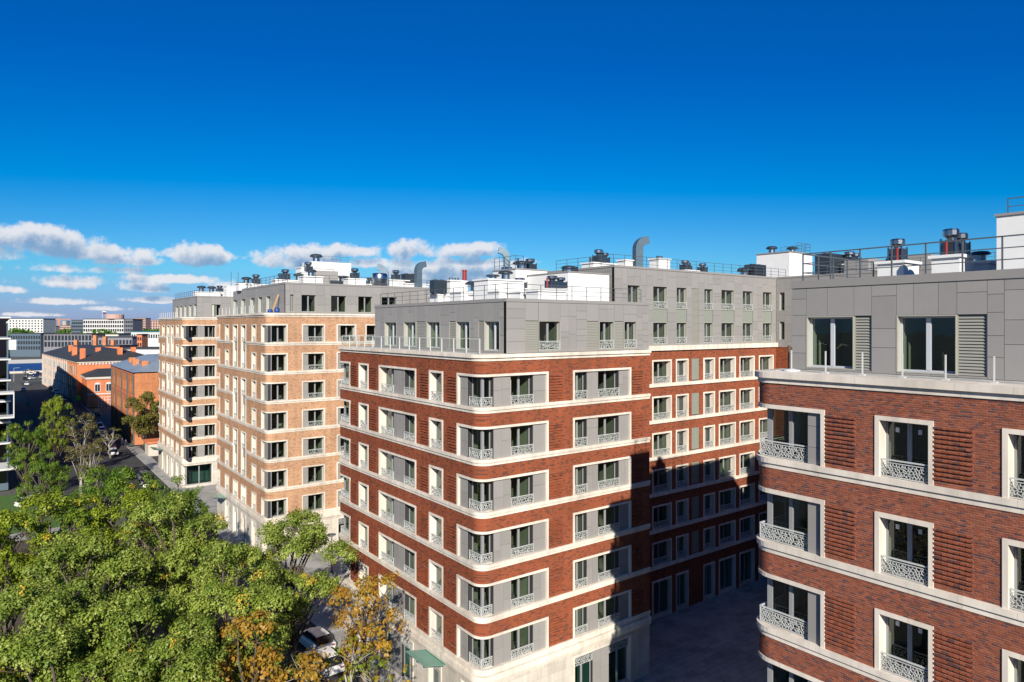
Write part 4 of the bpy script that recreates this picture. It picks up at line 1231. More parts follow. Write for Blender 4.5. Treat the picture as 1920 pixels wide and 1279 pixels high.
def eq1(root, z):
    P = PD
    x, y = P(590, 92); t = chimney(root, x, y, z, 4.4, 2.2, 2.9)
    m = MB(); m.box(x-.6, x+5.0, y-.5, y+3, z, z+3.9); m.build('stair_head', 'white_render', root); mushroom(root, x+.6, y+1, z+3.9, 1.0, 1.3); railing(root, [(x, y-.4, z+3.9), (x+4.6, y-.4, z+3.9)], .8, 1.2, 2)
    x, y = P(610, 88); m = MB(); m.box(x-1.5, x+1.5, y-.6, y+.6, z, z+2.3); m.build('plant_screen', 'panel', root)
    for px, d, w, h, f in ((535, 86, 3.0, .9, 1), (560, 88, 3.6, 1.0, 0), (578, 90, 2.4, 2.2, 1), (583, 84, 2.4, 1.2, 0), (665, 88, 2.4, 1.2, 1), (528, 90, 2.2, .7, 1), (695, 90, 2.2, .6, 0), (742, 92, 3.2, 1.3, 1), (462, 93, 2.4, .9, 0), (480, 93, 2.6, .8, 1)):
        x, y = P(px, d); t = chimney(root, x, y, z, w, 1.6, h)
        if f: fan(root, x, y, t, .55, 1.5)
        else: mushroom(root, x, y, t, .8, 1.0)
    x, y = P(637, 89); aircon(root, x, y, z, 3.0, 1.4, 1.1); mushroom(root, x+.4, y, z+1.1, 1.0, .8)
    x, y = P(688, 90); aircon(root, x, y, z, 2.4, 1.2, 1.1)
    x, y = P(712, 88); m = MB(); m.lathe((x, y, z), [(1.0,0),(1.0,1.8),(.9,2.0)], 18); m.build('duct_drum', 'steel', root, smooth=True)
    gooseneck(root, x+.9, y+.2, z, .8, 2.9, R(150)); 
    x, y = P(784, 92.5); gooseneck(root, x, y, z, .8, 4.0, R(0))
    x, y = P(768, 93); aircon(root, x, y, z+.9, 2.0, 1.2, 1.4); chimney(root, x+.3, y+.1, z, 4.5, 1.6, .9)
    for px, d in ((563, 91), (571, 91)):
        x, y = P(px, d); m = MB(); m.bar((x, y, z), (x, y, z+3.6), .07); m.build('antenna', 'rail', root)
def eq2(root, z):
    x, y = PD(388, 122); t = chimney(root, x, y, z, 4.2, 2.0, 1.2); mushroom(root, x-.9, y, t, .9, 1.2); mushroom(root, x+.8, y, t, .9, 1.2)
    x, y = PD(412, 124); t = chimney(root, x, y, z, 3.0, 2.0, 1.3); fan(root, x, y, t, .6, 1.3)
    x, y = PD(440, 122); t = chimney(root, x, y, z, 3.2, 2.0, 2.2); mushroom(root, x+1, y, t, .8, .9)
    for q in (-.6, .6): m = MB(); m.bar((x+q, y, t), (x+q, y, t+2.6), .07); m.build('antenna', 'rail', root)
    x, y = PD(372, 130); t = chimney(root, x, y, z, 2.0, 2.0, .8); fan(root, x, y, t, .5, 1.0)
make_tan(77.8, 100.3, 47, [(422,429.5),(437,446),(452,461.5),(472,480.5)], (490, 539.5),
         [((566,609.5), [('p',568.5,578.5),('w',578.5,607.5)]), ((631,668), [('p',633.5,639),('w',639,665)]), ((685,727), None), ((745,785), None)],
         'tan brick apartment block right behind the middle red one, its roof full of white plant', (34, 88, 0),
         (500, (494, 500)), (536,), [(437,446),(452,461),(469,479),(484,492.5),(499,508)],
         [(520,551.5),(564.5,593),(620,650),(671,699),(715,745)], True, eq1)
make_tan(121.4, 143.8, 42, [(304,309),(312.7,318),(320.4,325.6),(329.9,335.4)], (339.3, 405.5), [],
         'farthest tan brick apartment block, narrow, beyond the other tan one', (33, 132, 0),
         (347, (343, 347)), (370.3, ('p',370.3,384), ('w',384,400.5)), [(329.5,333.5),(337,341.5),(345,349.5),(354,359.5),(363,369)],
         [(396,415)], False, eq2, .3)

# ================================================================== trees
def tree_meshes(seed, H, Rr, base, nl, nc, nf, size, pal, bark='bark', fill=1., lr=(.30, .44), limbs=True):
    """trunk, branch and crown meshes of one tree: lumps of leaf clusters on limbs"""
    rg = np.random.default_rng(seed); rp = random.Random(seed)
    hc = (H-base)/2; zc = base+hc
    lumps = []
    for i in range(nl):
        best = None
        for t in range(12):
            d = rg.normal(size=3); d /= np.linalg.norm(d); d[2] = d[2]*.9+.12
            f = rg.uniform(.45, .92); p = np.array([d[0]*Rr*f, d[1]*Rr*f, zc+d[2]*hc*f])
            s = min([np.linalg.norm(p-q[0]) for q in lumps] or [9])
            if best is None or s > best[0]: best = (s, p)
        lumps.append((best[1], rg.uniform(*lr)*Rr))
    P, N, T, S = [], [], [], []
    pal = np.array(pal)
    for c, r in lumps:
        k0 = rg.uniform(0, 1)
        lt = pal[0]*(1-k0)+pal[1]*k0
        m = int(nc*(r/(.37*Rr))**2*fill)
        d = rg.normal(size=(m, 3)); d /= np.linalg.norm(d, axis=1)[:, None]; d[:, 2] = np.where(d[:, 2] < -.35, -d[:, 2], d[:, 2])
        d /= np.linalg.norm(d, axis=1)[:, None]
        cc = c+d*(r*rg.uniform(.55, 1.08, size=m)**.8)[:, None]*np.array([1, 1, .85])
        for q, dd in zip(cc, d):
            n = int(nf*rg.uniform(.6, 1.4)); sg = rg.uniform(.13, .24)
            off = rg.normal(size=(n, 3)); ol = np.linalg.norm(off, axis=1)[:, None]; off = off/ol*np.minimum(ol, 2.2)
            pos = q+off*sg*np.array([1.1, 1.1, .9])
            nn = off/ol*.9+dd*.35+np.array([0, 0, .35])+rg.normal(size=(n, 3))*.38
            nn /= np.linalg.norm(nn, axis=1)[:, None]
            kt = rg.uniform(0, .7); kk = np.clip(kt+rg.normal(size=(n, 1))*.12, 0, 1); tone = lt*(1-kk)+pal[2]*kk
            tone = tone*rg.uniform(.8, 1.2, size=(n, 1))*.84
            if len(pal) > 3: 
                if rg.uniform() < .012: tone = pal[3]*rg.uniform(.8, 1.2, size=(n, 1))
            P.append(pos); N.append(nn); T.append(tone); S.append(rg.uniform(.65, 1.35, size=n)*size)
    P, N, T, S = np.concatenate(P), np.concatenate(N), np.concatenate(T), np.concatenate(S)
    n = len(P); a = np.cross(N, rg.normal(size=(n, 3))); a /= np.linalg.norm(a, axis=1)[:, None]; b = np.cross(N, a)
    s = S[:, None]
    V = np.stack([P-a*s*.55, P-b*s*.36+N*s*.10, P+a*s*.6, P+b*s*.36+N*s*.10], 1).reshape(-1, 3)
    me = bpy.data.meshes.new('crown')
    me.vertices.add(len(V)); me.vertices.foreach_set('co', V.astype(np.float32).ravel())
    me.loops.add(n*4); me.loops.foreach_set('vertex_index', np.arange(n*4, dtype=np.int32))
    me.polygons.add(n); me.polygons.foreach_set('loop_start', np.arange(0, n*4, 4, dtype=np.int32)); me.polygons.foreach_set('loop_total', np.full(n, 4, np.int32))
    me.materials.append(M['leaf']); me.update(calc_edges=True)
    at = me.attributes.new('tone', 'FLOAT_COLOR', 'FACE'); at.data.foreach_set('color', np.concatenate([np.clip(T, .005, 1), np.ones((n, 1))], 1).astype(np.float32).ravel())
    tr = MB(); w = Rr*.05+.08
    top = base+hc*1.3; pts = [(0, 0, -.1)]+[(rp.uniform(-.15, .15)*k, rp.uniform(-.15, .15)*k, top*k/5) for k in range(1, 6)]
    tr.tube(pts, [w*1.25, w, w*.85, w*.65, w*.45, w*.2], 9); trunk = tr.mesh('trunk', bark, smooth=True)
    bb = MB()
    for c, r in lumps:
        z0 = min(max(base*.75, c[2]-hc*.9), top*.9); f = z0/top*5; k = int(min(f, 4)); t = f-k
        p0 = [pts[k][i]+(pts[k+1][i]-pts[k][i])*t for i in range(3)]
        mid = [(p0[i]*.45+c[i]*.55)+rp.uniform(-.25, .25) for i in range(3)]; mid[2] += .15*hc*.4
        bb.tube([p0, mid, tuple(c)], [w*.42, w*.26, w*.1], 6)
        for q in range(5 if limbs else 3):
            d = rg.normal(size=3); d /= np.linalg.norm(d); e = c+d*r*.9
            st = [c[i]*.6+mid[i]*.4 for i in range(3)]; mm = [(st[i]+e[i])/2+rp.uniform(-.12, .12) for i in range(3)]
            bb.tube([st, mm, tuple(e)], [w*.13, w*.08, w*.03], 4)
    return trunk, bb.mesh('branches', bark, smooth=True), me
GREEN = [(.095,.165,.014), (.20,.28,.030), (.38,.43,.085), (.5,.34,.04)]
DEEP = [(.05,.12,.008), (.11,.205,.012), (.20,.29,.02), (.42,.32,.03)]
YELL = [(.085,.155,.010), (.19,.265,.014), (.30,.35,.02), (.46,.36,.03)]
ORNG = [(.34,.145,.018), (.40,.215,.022), (.27,.205,.025), (.20,.21,.03)]
OLIV = [(.15,.145,.025), (.20,.175,.03), (.12,.14,.025), (.3,.2,.03)]
BRWN = [(.13,.105,.04), (.16,.13,.05), (.10,.11,.035), (.25,.16,.04)]
TM = {
 'maple1': tree_meshes(1, 13, 4.4, 3.8, 24, 60, 50, .145, GREEN, lr=(.15, .33)),
 'maple2': tree_meshes(2, 13, 4.4, 3.4, 26, 60, 50, .145, GREEN, lr=(.15, .33)),
 'maple3': tree_meshes(3, 13, 4.4, 4.2, 24, 60, 50, .145, GREEN, lr=(.15, .33)),
 'deep1': tree_meshes(4, 13, 4.4, 3.4, 25, 36, 42, .165, DEEP, lr=(.15, .33)),
 'deep2': tree_meshes(5, 13, 4.4, 3.0, 26, 36, 42, .165, YELL, lr=(.15, .33)),
 'orange1': tree_meshes(6, 12, 2.4, 6.0, 11, 20, 16, .21, ORNG, fill=.8),
 'orange2': tree_meshes(7, 12, 3.0, 4.0, 14, 24, 16, .21, ORNG, fill=.8),
 'sparse': tree_meshes(8, 11, 3.0, 4.0, 12, 6, 10, .22, [YELL[0], ORNG[1], YELL[1], ORNG[0]], 'pale_bark', fill=.9),
 'olive': tree_meshes(9, 12, 4.4, 1.6, 18, 46, 18, .26, OLIV),
 'birch': tree_meshes(10, 14, 2.6, 3.0, 15, 26, 14, .22, BRWN, 'pale_bark', fill=.8),
}
def tree(kind, px, top, H, Rr, label, group='trees along the street', name='maple_tree', d=None, xy=None, rz=None):
    h0, r0 = {'orange1': (12, 2.4), 'orange2': (12, 3.), 'sparse': (11, 3.), 'olive': (12, 4.4), 'birch': (14, 2.6)}.get(kind, (13, 4.4))
    d = d or (CZ-H)*1280/(top-612); x, y = xy or PD(px, d)
    o = empty(name, (x, y, 0.05), random.uniform(0, 6.28) if rz is None else rz, label, 'tree', group)
    o.scale = (Rr/r0, Rr/r0, H/h0)
    for nm, me in zip(('trunk', 'branches', 'crown'), TM[kind]):
        c = bpy.data.objects.new(nm, me); col.objects.link(c); c.parent = o
    return o
tree('maple1', 330, 945, 13.4, 4.3, 'light green maple with the pale sunlit top in the centre of the tree mass')
tree('maple2', 548, 968, 12.6, 3.9, 'green maple in front of the tan block corner, beside the pale plaza')
tree('maple3', 165, 1005, 13, 4.2, 'green maple left of centre in the tree mass, lighter than those behind it')
tree('maple2', 25, 1105, 13, 3.8, 'green maple cut by the left edge of the picture, low down')
tree('maple3', 235, 1115, 12.2, 4.0, 'green maple low in the left half, between its lighter neighbours')
tree('maple1', 430, 1045, 12.6, 3.9, 'green maple right of the tallest pale one, above the orange tree')
tree('maple1', 110, 1200, 11.6, 4.0, 'dark green maple at the bottom left of the picture')
tree('maple2', 315, 1200, 11.4, 3.6, 'green maple at the bottom edge, left of the orange tree')
tree('deep1', 205, 868, 13.6, 4.2, 'broad deep green tree at the back of the tree mass, below the parked cars')
tree('deep2', 95, 930, 13, 4.4, 'yellowish green tree at the back of the tree mass, near the lawn')
tree('deep1', 322, 895, 12.4, 3.2, 'deep green tree reaching in front of the tan blocks, by the asphalt')
tree('deep2', 262, 925, 12.8, 3.9, 'yellow green tree behind the pale topped maple')
tree('deep2', 10, 965, 12, 3.0, 'yellow leaved tree at the left edge below the lawn')
tree('deep1', 50, 790, 12.5, 3.0, 'green tree beside the glass block across the road', name='street_tree')
tree('deep2', 105, 748, 14.5, 2.6, 'tall yellow green tree standing before the far street', name='street_tree')
tree('deep1', 80, 850, 11, 2.8, 'rounded green tree below the tall yellow green one', name='street_tree')
tree('birch', 152, 768, 13.8, 2.6, 'thin brownish birch with pale trunk beside the far street', name='birch_tree')
tree('birch', 172, 815, 11.0, 1.6, 'smaller brownish birch right of the taller one', name='birch_tree')
tree('sparse', 207, 806, 6.5, 2.4, 'bare leafless shrub tree beside the parked cars', name='shrub_tree', d=137)
tree('olive', 272, 735, 12, 3.7, 'olive and brown tree in front of the old brick warehouse', name='street_tree', d=148)
tree('orange1', 690, 1072, 12.2, 2.0, 'orange autumn tree close to the red brick facade', 'autumn trees', rz=.6)
tree('orange2', 455, 1165, 11.6, 2.5, 'orange autumn tree at the bottom of the picture', 'autumn trees')
tree('orange2', 560, 1235, 10.6, 2.6, 'brown orange autumn tree at the bottom edge, beside the white cars', 'autumn trees')
tree('sparse', 640, 1185, 10.4, 2.6, 'nearly bare autumn tree over the asphalt', 'autumn trees')
tree('sparse', 715, 1225, 10.0, 2.2, 'nearly bare tree with few yellow leaves near the glass canopy', 'autumn trees')

for k, (x, y) in enumerate(((-9, 14), (-8, 23), (-12, 31), (-7, 40), (-14, 20))):   # the park goes on beside the drone; seen mirrored in the panes
    tree(('maple1', 'orange2', 'deep2', 'maple3', 'olive')[k], 0, 0, 12.5, 3.8, ('green maple', 'orange tree', 'yellow green tree', 'bright maple', 'olive tree')[k]+' left of the picture, seen only mirrored in the panes', 'trees beside the picture', xy=(x, y))

# ================================================================== cars
def car_meshes():
    W = .88
    def ring(x, pts): return [(x, y, z) for y, z in pts]
    body = MB()
    prof = [(-2.15,.35,.62,.80),(-2.05,.28,.86,.86),(-1.2,.25,.95,.88),(-.2,.25,.94,.89),(.9,.25,.92,.88),(1.75,.27,.80,.84),(2.12,.32,.62,.74)]
    rings = []
    for x, z0, z1, w in prof: rings.append([(x,-w,z0+.05),(x,-w*.93,z0),(x,w*.93,z0),(x,w,z0+.05),(x,w,z1-.14),(x,w*.9,z1),(x,-w*.9,z1),(x,-w,z1-.14)])
    body.loft(rings); 
    cab = MB(); cp = [(-1.95,.86,.86,.70),(-1.45,1.40,.70,.60),(-.7,1.47,.68,.60),(.2,1.44,.68,.6),(1.05,.90,.80,.72)]
    rr = [[(x,-w,.84),(x,w,.84),(x,t*1.0,z),(x,-t*1.0,z)] for x, z, w, t in cp]
    cab.loft(rr)
    roof = MB(); roof.loft([[(x,-t-.01,z-.02),(x,t+.01,z-.02),(x,t*.9,z+.03),(x,-t*.9,z+.03)] for x, z, t in ((-1.47,1.40,.6),(-.7,1.47,.6),(.22,1.44,.6))])
    ty = MB(); ty.tube([(0,-.1,0),(0,.1,0)], .32, 14)
    rim = MB(); rim.tube([(0,-.11,0),(0,.11,0)], .19, 10)
    hl = MB(); hl.box(-.06,.06,-.16,.16,-.06,.06)
    return dict(body=body.mesh('body','car_white',smooth=False), cabin=cab.mesh('cabin','car_glass'), roof=roof.mesh('roof','car_white'), tyre=ty.mesh('wheel','tyre'), rim=rim.mesh('rim','rim'), head=hl.mesh('headlight','headlight'), tail=hl.mesh('taillight','taillight'))
CM = car_meshes()
def car(x, y, rz, colr, label, group='cars parked along the street', z=.0):
    o = empty('parked_car', (x, y, z), rz, label, 'car', group)
    for nm, k in (('body','body'),('roof','roof')):
        c = child_local(nm, CM[k], o); c.material_slots[0].link = 'OBJECT'; c.material_slots[0].material = M['car_'+colr]
    child_local('cabin_glass', CM['cabin'], o)
    for sx in (-1.3, 1.32):
        for sy in (-.78, .78):
            w = child_local('wheel', CM['tyre'], o, (sx, sy, .32)); child_local('rim', CM['rim'], w)
    for sy in (-.58, .58):
        child_local('headlight', CM['head'], o, (2.04, sy, .62)); child_local('taillight', CM['tail'], o, (-2.08, sy, .68))
ORD = ['first','second','third','fourth','fifth','sixth','seventh','eighth','ninth','tenth','eleventh','twelfth']
H90 = math.pi/2
def gcar(px, py, rz, c, label, g='cars parked along the street'):
    x, y = PD(px, DG(py)); car(x, y, rz, c, label, g)
gcar(590, 1212, H90+.1, 'white', 'white car under the bare tree, farther of the two by the asphalt', 'cars under the autumn trees')
gcar(606, 1252, H90+.05, 'white', 'white car under the bare tree, nearer of the two by the asphalt', 'cars under the autumn trees')
gcar(275, 913, H90, 'white', 'white car glimpsed through the trees below the tan blocks')
gcar(268, 898, H90, 'grey', 'grey car just behind the white one glimpsed through the trees')
for i, (px, py, c) in enumerate([(212,853,'white'),(208,842,'black'),(203,834,'white'),(198,826,'silver'),(195,818,'red'),(191,811,'white'),(186,803,'black')]):
    gcar(px, py, H90-.05, c, f'{c} car, {ORD[i]} from the front in the row before the old warehouse')
for i, (X, c) in enumerate([(0,'white'),(1,'red'),(2,'white'),(3,'silver'),(4,'white'),(5,'black'),(6,'grey'),(7,'white'),(8,'silver'),(9,'black')]):
    t = i/9; px, py = 128-58*t, 764-62*t; 
    gcar(px+random.uniform(-1, 1), py, H90+.06, c, f'{c} car, {ORD[i]} in the far row along the old factory')
for i, (px, py, c) in enumerate([(44,733,'silver'),(50,722,'white'),(46,712,'black'),(58,702,'white')]):
    gcar(px, py, H90, c, f'{c} car, {ORD[i]} on the far left half of the street', 'cars on the far road')
for i, (px, py, c) in enumerate([(70,701,'white'),(63,698,'red'),(55,697,'white'),(49,699,'silver'),(66,706,'blue'),(60,711,'white'),(53,707,'grey')]):
    gcar(px, py, .8, c, f'{c} car, {ORD[i]} in the cluster parked before the river', 'cars by the river')
gcar(181, 781, H90, 'black', 'black car crossing behind the yellow framed crossing sign')
gcar(62, 948, .4, 'white', 'white car half hidden by leaves beside the lawn')

# ================================================================== lamps, signs
def street_lamp(px, py, top, label, arm=0.):
    d = DG(py); x, y = PD(px, d); h = ZD(top, d)
    o = empty('street_lamp', (x, y, .1), 0, label, 'lamp', 'street lamps')
    m = MB(); m.tube([(x,y,.1),(x,y,h*.35),(x,y,h)], [.09,.07,.05], 8); m.build('pole', 'rail' if not arm else 'grille', o)
    if arm:
        m = MB(); m.bar((x,y,h-.05),(x+arm*.95,y-.3,h+.05),.09); m.build('arm', 'grille', o)
        m = MB(); m.box(x+arm*.55,x+arm*1.1,y-.5,y-.2,h,h+.1); m.build('lamp_head', 'grille', o)
    else:
        m = MB(); m.lathe((x,y,h), [(.08,-.25),(.16,-.2),(.18,0)], 12); m.build('lamp_glass', 'lamp_glass', o)
        m = MB(); m.lathe((x,y,h), [(.45,0),(.42,.06),(.1,.14)], 16); m.build('lamp_shade', 'rail', o)
    m = MB(); m.lathe((x,y,.1), [(.16,0),(.16,.5),(.1,.6)], 10); m.build('base', 'rail', o)
street_lamp(622, 1082, 1003, 'dark post lamp with a flat round shade on the pale plaza')
street_lamp(32, 905, 862, 'pale street lamp with one arm beside the lawn', 1.6)
street_lamp(26, 718, 690, 'tall thin street lamp at the far left of the street', 2.)
def sign(px, py, ytop, w, h, face, label, inner=None, name='road_sign'):
    d = DG(py); x, y = PD(px, d); z1 = ZD(ytop, d)
    o = empty(name, (x, y, 0), -TH*.5, label, 'sign', 'road signs')
    def loc(m, nm, mt): child_local(nm, m.mesh(nm, mt), o)
    m = MB(); m.bar((0,0,0),(0,0,z1),.1); loc(m, 'post', 'rail')
    m = MB(); m.box(-w/2,w/2,-.1,-.055,z1-h,z1); loc(m, 'board', face)
    if inner:
        m = MB(); m.box(-w*.3,w*.3,-.115,-.1,z1-h*.8,z1-h*.2); loc(m, 'symbol_field', inner)
        m = MB(); m.face([(-w*.2,-.118,z1-h*.74),(w*.2,-.118,z1-h*.74),(0,-.118,z1-h*.28)]); loc(m, 'symbol', 'white_paint')
sign(182, 800, 766, 1.1, 1.0, 'sign_yellow', 'fluorescent yellow framed crossing sign in front of the gate', 'sign_blue')
sign(141, 772, 747, 1.2, 1.1, 'sign_green', 'green sign board beside the red end wall')
sign(52, 775, 754, 1.2, 1.1, 'sign_green', 'green sign board left of the tall yellow green tree')
sign(147, 772, 741, 1.1, 1.4, 'sign_yellow', 'plain yellow box sign at the corner of the red end wall')

# ================================================================== old brick buildings down the street
def wins(root, f, rows, name='window', matn='far_window', fr='white_wall', arch=False, cover=.06):
    """f: Fac; rows: list of (u0,u1,z0,z1); frame proud of the wall with a pane inside"""
    for (a, b, z0, z1) in rows:
        w, h = round(b-a, 2), round(z1-z0, 2)
        def fm():
            m = MB(); t = min(.16, w*.16)
            m.box(-w/2,-w/2+t,0,.12,0,h); m.box(w/2-t,w/2,0,.12,0,h); m.box(-w/2+t,w/2-t,0,.12,h-t,h); m.box(-w/2+t,w/2-t,0,.12,0,t)
            m.box(-.05,.05,.02,.12,t,h-t)
            if arch: m.loft([[(x, y, h+math.sqrt(max(0, 1-(x/(w/2))**2))*w*.3) for x in [-w/2+w*k/8 for k in range(9)]]+[(w/2, y, h-.01), (-w/2, y, h-.01)] for y in (0, .12)])
            return m.mesh('window', fr)
        def pm():
            m = MB(); t = min(.16, w*.16); m.box(-w/2+t,w/2-t,.05,.1,t,h-t); return m.mesh('pane', matn)
        o = put(name, cached(('ow', w, h, fr, arch), fm), root, f.P((a+b)/2, cover, z0), f.rz)
        child_local('pane', cached(('op', w, h, matn, fr), pm), o)
def warehouse():
    root = empty('brick_warehouse', (30, 185, 0), 0, 'old brown orange brick warehouse with drainpipes and grey metal roof', 'building')
    x0, x1, y0, y1, z = 24.2, 66, 173, 212, 16.3
    m = MB(); m.box(x0, x1, y0, y1, 0, z); m.build('wall', 'old_brick', root)
    m = MB(); a = .5; m.hexa([(x0-a,y0-a,z),(x1+a,y0-a,z),(x1+a,y1+a,z),(x0-a,y1+a,z),(x0+7,y0+9,z+2.9),(x1-7,y0+9,z+2.9),(x1-7,y1-9,z+2.9),(x0+7,y1-9,z+2.9)]); rf = m.build('roof', 'zinc_roof', root)
    for x, y in ((27, 178), (26.5, 188), (27.2, 199), (33, 176)): m = MB(); m.box(x-.7,x+.7,y-.6,y+.6,z,z+2.3); m.build('chimney', 'old_brick', rf)
    fL, fR = Fac('L', x0), Fac('R', y0)
    for y in (173.6, 183, 192.5, 203, 211): m = MB(); fL.box(m, y-.12, y+.12, .3, .02, 0, z); m.build('drainpipe', 'rail', root)
    m = MB(); fR.box(m, 30, 30.2, .3, .02, 0, z); m.build('drainpipe', 'rail', root)
    for zz in (5.2, 10.4, 15.5): m = MB(); fL.box(m, y0, y1, .12, 0, zz, zz+.3); m.build('brick_band', 'orange_brick', root)
    wins(root, fL, [(y, y+1.5, zz, zz+2.4) for y in (175.5,179,185.5,188.8,195,199,205.5) for zz in (1.6,6.4,11.4)], matn='far_window', fr='old_brick')
    wins(root, fR, [(x, x+1.6, zz, zz+2.4) for x in (26.2, 32.5, 36.5) for zz in (6.4, 11.4)], matn='old_brick', fr='old_brick')
warehouse()
def factory():
    ang = math.atan2(-5.9, 101)*-1
    root = empty('brick_factory', (26, 300, 0), 0, 'orange red end wall of the old factory with dark roof and pale side bays', 'building')
    rz = R(3.3)
    def T(u, v, z):      # v along the street side, u across
        x, y = 21.8+u*math.cos(rz)-v*math.sin(rz), 281+u*math.sin(rz)+v*math.cos(rz); return (x, y, z)
    def tb(m, u0, u1, v0, v1, z0, z1): m.hexa([T(u0,v0,z0),T(u1,v0,z0),T(u1,v1,z0),T(u0,v1,z0),T(u0,v0,z1),T(u1,v0,z1),T(u1,v1,z1),T(u0,v1,z1)])
    z = 13.8
    m = MB(); tb(m, 0, 26, 0, 101, 0, z); m.build('wall', 'orange_brick', root)
    m = MB(); m.hexa([T(-.6,-.6,z+.5),T(26.6,-.6,z+.5),T(26.6,101.6,z+.5),T(-.6,101.6,z+.5),T(9,10,z+4),T(17,10,z+4),T(17,91,z+4),T(9,91,z+4)]); rf = m.build('roof', 'dark_roof', root)
    for u, v in ((2,4),(3,30),(8,12),(14,6),(5,55),(19,9)): m = MB(); tb(m, u-.8, u+.8, v-.7, v+.7, z, z+5); m.build('chimney', 'orange_brick', rf)
    m = MB(); tb(m, -.35, 26.3, -.35, 101.3, z, z+.5); m.build('cornice', 'plaster', root)
    for k in range(26): m = MB(); tb(m, .4+k*1, .9+k*1, -.25, 0, z-.7, z); m.build('dentil', 'white_wall', root)
    # street side: pale bays between pilasters, three rows of tall windows
    for k in range(21):
        v = k*5.0; m = MB(); tb(m, -.3, 0, v, v+.9, 0, z); m.build('pilaster', 'plaster' if k > 4 else 'old_brick', root)
    for k in range(20):
        v = k*5.0+.95
        for zz in (.8, 5.0, 9.2):
            m = MB(); tb(m, -.12, 0, v+.25, v+3.7, zz, zz+3.4); o = m.build('window', 'white_wall' if k > 4 else 'plaster', root)
            for q in range(2):
                m = MB(); tb(m, -.16, -.12, v+.5+q*1.6, v+1.85+q*1.6, zz+.4, zz+3.0); m.build('pane', 'far_window' if (k+q) % 3 == 0 else 'plaster', o)
    f = Fac('R', 281); 
    for (a, z0) in ((4.3, 8.2), (10.2, 8.6)):
        m = MB(); tb(m, a, a+2.2, -.15, 0, z0, z0+3.0); o = m.build('window', 'white_wall', root)
        m = MB(); tb(m, a+.3, a+1.9, -.2, -.15, z0+.3, z0+2.6); m.build('pane', 'far_window', o)
    # annex and gate
    r2 = empty('gate_house', (28, 270, 0), 0, 'low red annex with white arched windows between warehouse and red end wall', 'building')
    m = MB(); m.box(22.9, 40, 262, 280, 0, 9.2); m.build('wall', 'orange_brick', r2)
    m = MB(); m.box(22.5, 40.3, 261.6, 280, 9.2, 9.9); m.build('cornice', 'plaster', r2)
    m = MB(); m.hexa([(22.5,261.6,9.9),(40.3,261.6,9.9),(40.3,280.3,9.9),(22.5,280.3,9.9),(27,268,12),(36,268,12),(36,275,12),(27,275,12)]); m.build('roof', 'dark_roof', r2)
    fr = Fac('R', 262); wins(r2, fr, [(x, x+1.7, 5.0, 7.6) for x in (25, 28.2, 31.2)], fr='white_wall', arch=True)
    m = MB(); fr.box(m, 23, 40, .15, 0, 4.1, 4.5); m.build('ledge', 'white_wall', r2)
    g = empty('lattice_gate', (27.2, 258, 0), 0, 'white lattice gate below the arched windows', 'gate')
    for k in range(5): m = MB(); m.box(25.6+k*.9, 25.75+k*.9, 257.9, 258.1, 0, 3.6); m.build('bar', 'white_wall', g)
    for k in range(4): m = MB(); m.box(25.6, 29.35, 257.95, 258.05, .5+k, .65+k); m.build('rail', 'white_wall', g)
    b = empty('banner', (30.0, 256, 0), 0, 'tall light blue banner beside the white lattice gate', 'banner')
    m = MB(); m.box(29.2, 31.2, 256, 256.1, .4, 5.6); m.build('cloth', 'sign_blue', b); m = MB(); m.box(29.1, 29.2, 255.95, 256.1, 0, 5.8); m.build('post', 'rail', b)
factory()
def glass_block():
    root = empty('glass_office', (-12, 150, 0), 0, 'dark glass office block with white floor edges at the left edge', 'building')
    x0, x1, y0, y1 = -32, 1.15, 138, 300
    m = MB(); m.box(x0, x1, y0, y1, 0, 27); m.build('wall', 'blue_grey', root)
    fR = Fac('R', y0)
    for k in range(8):
        z = 1.2+k*3.4
        m = MB(); m.box(x0-.3, x1+.35, y0-.35, y1+.3, z+2.9, z+3.15); m.build('floor_edge', 'white_wall', root)
        for q in range(11):
            a = x1-.2-(q+1)*1.5; m = MB(); fR.box(m, a+.06, a+1.44, .08, .02, z, z+2.85); m.build('window', 'glass_dark', root)
    m = MB(); m.box(x0, x1-.6, y0, y1, 27, 27.8); m.build('roof', 'dark_roof', root)
    # projecting balcony with pale frame
    m = MB(); a, b, c, d = -.6, 1.9, 134.5, 138
    m.box(a, b, c, d, 12.0, 12.25); m.box(a, b, c, d, 15.8, 16.1); o = m.build('balcony', 'white_wall', root)
    for x in (a, b-.15): m = MB(); m.box(x, x+.15, c, c+.15, 12.25, 15.8); m.build('post', 'white_wall', o)
    m = MB(); m.face([(a,c+.05,12.3),(b,c+.05,12.3),(b,c+.05,13.4),(a,c+.05,13.4)]); m.build('glass_panel', 'glass_rail', o)
    m = MB(); m.box(-2, 2.2, 132, 138, 4.2, 4.5); m.build('canopy', 'white_wall', root)
    m = MB(); m.box(1.2, 2.2, 137.5, 137.7, 22.8, 24.4); m.build('sign_box', 'white_paint', root)
glass_block()
sheet('lawn', -20, 6.5, 108, 133, .1, 'grass'); sheet('path', -20, 8, 104, 108, .1, 'paving')
sheet('road', 8.0, 17, 128, 400, -.004, 'asphalt')
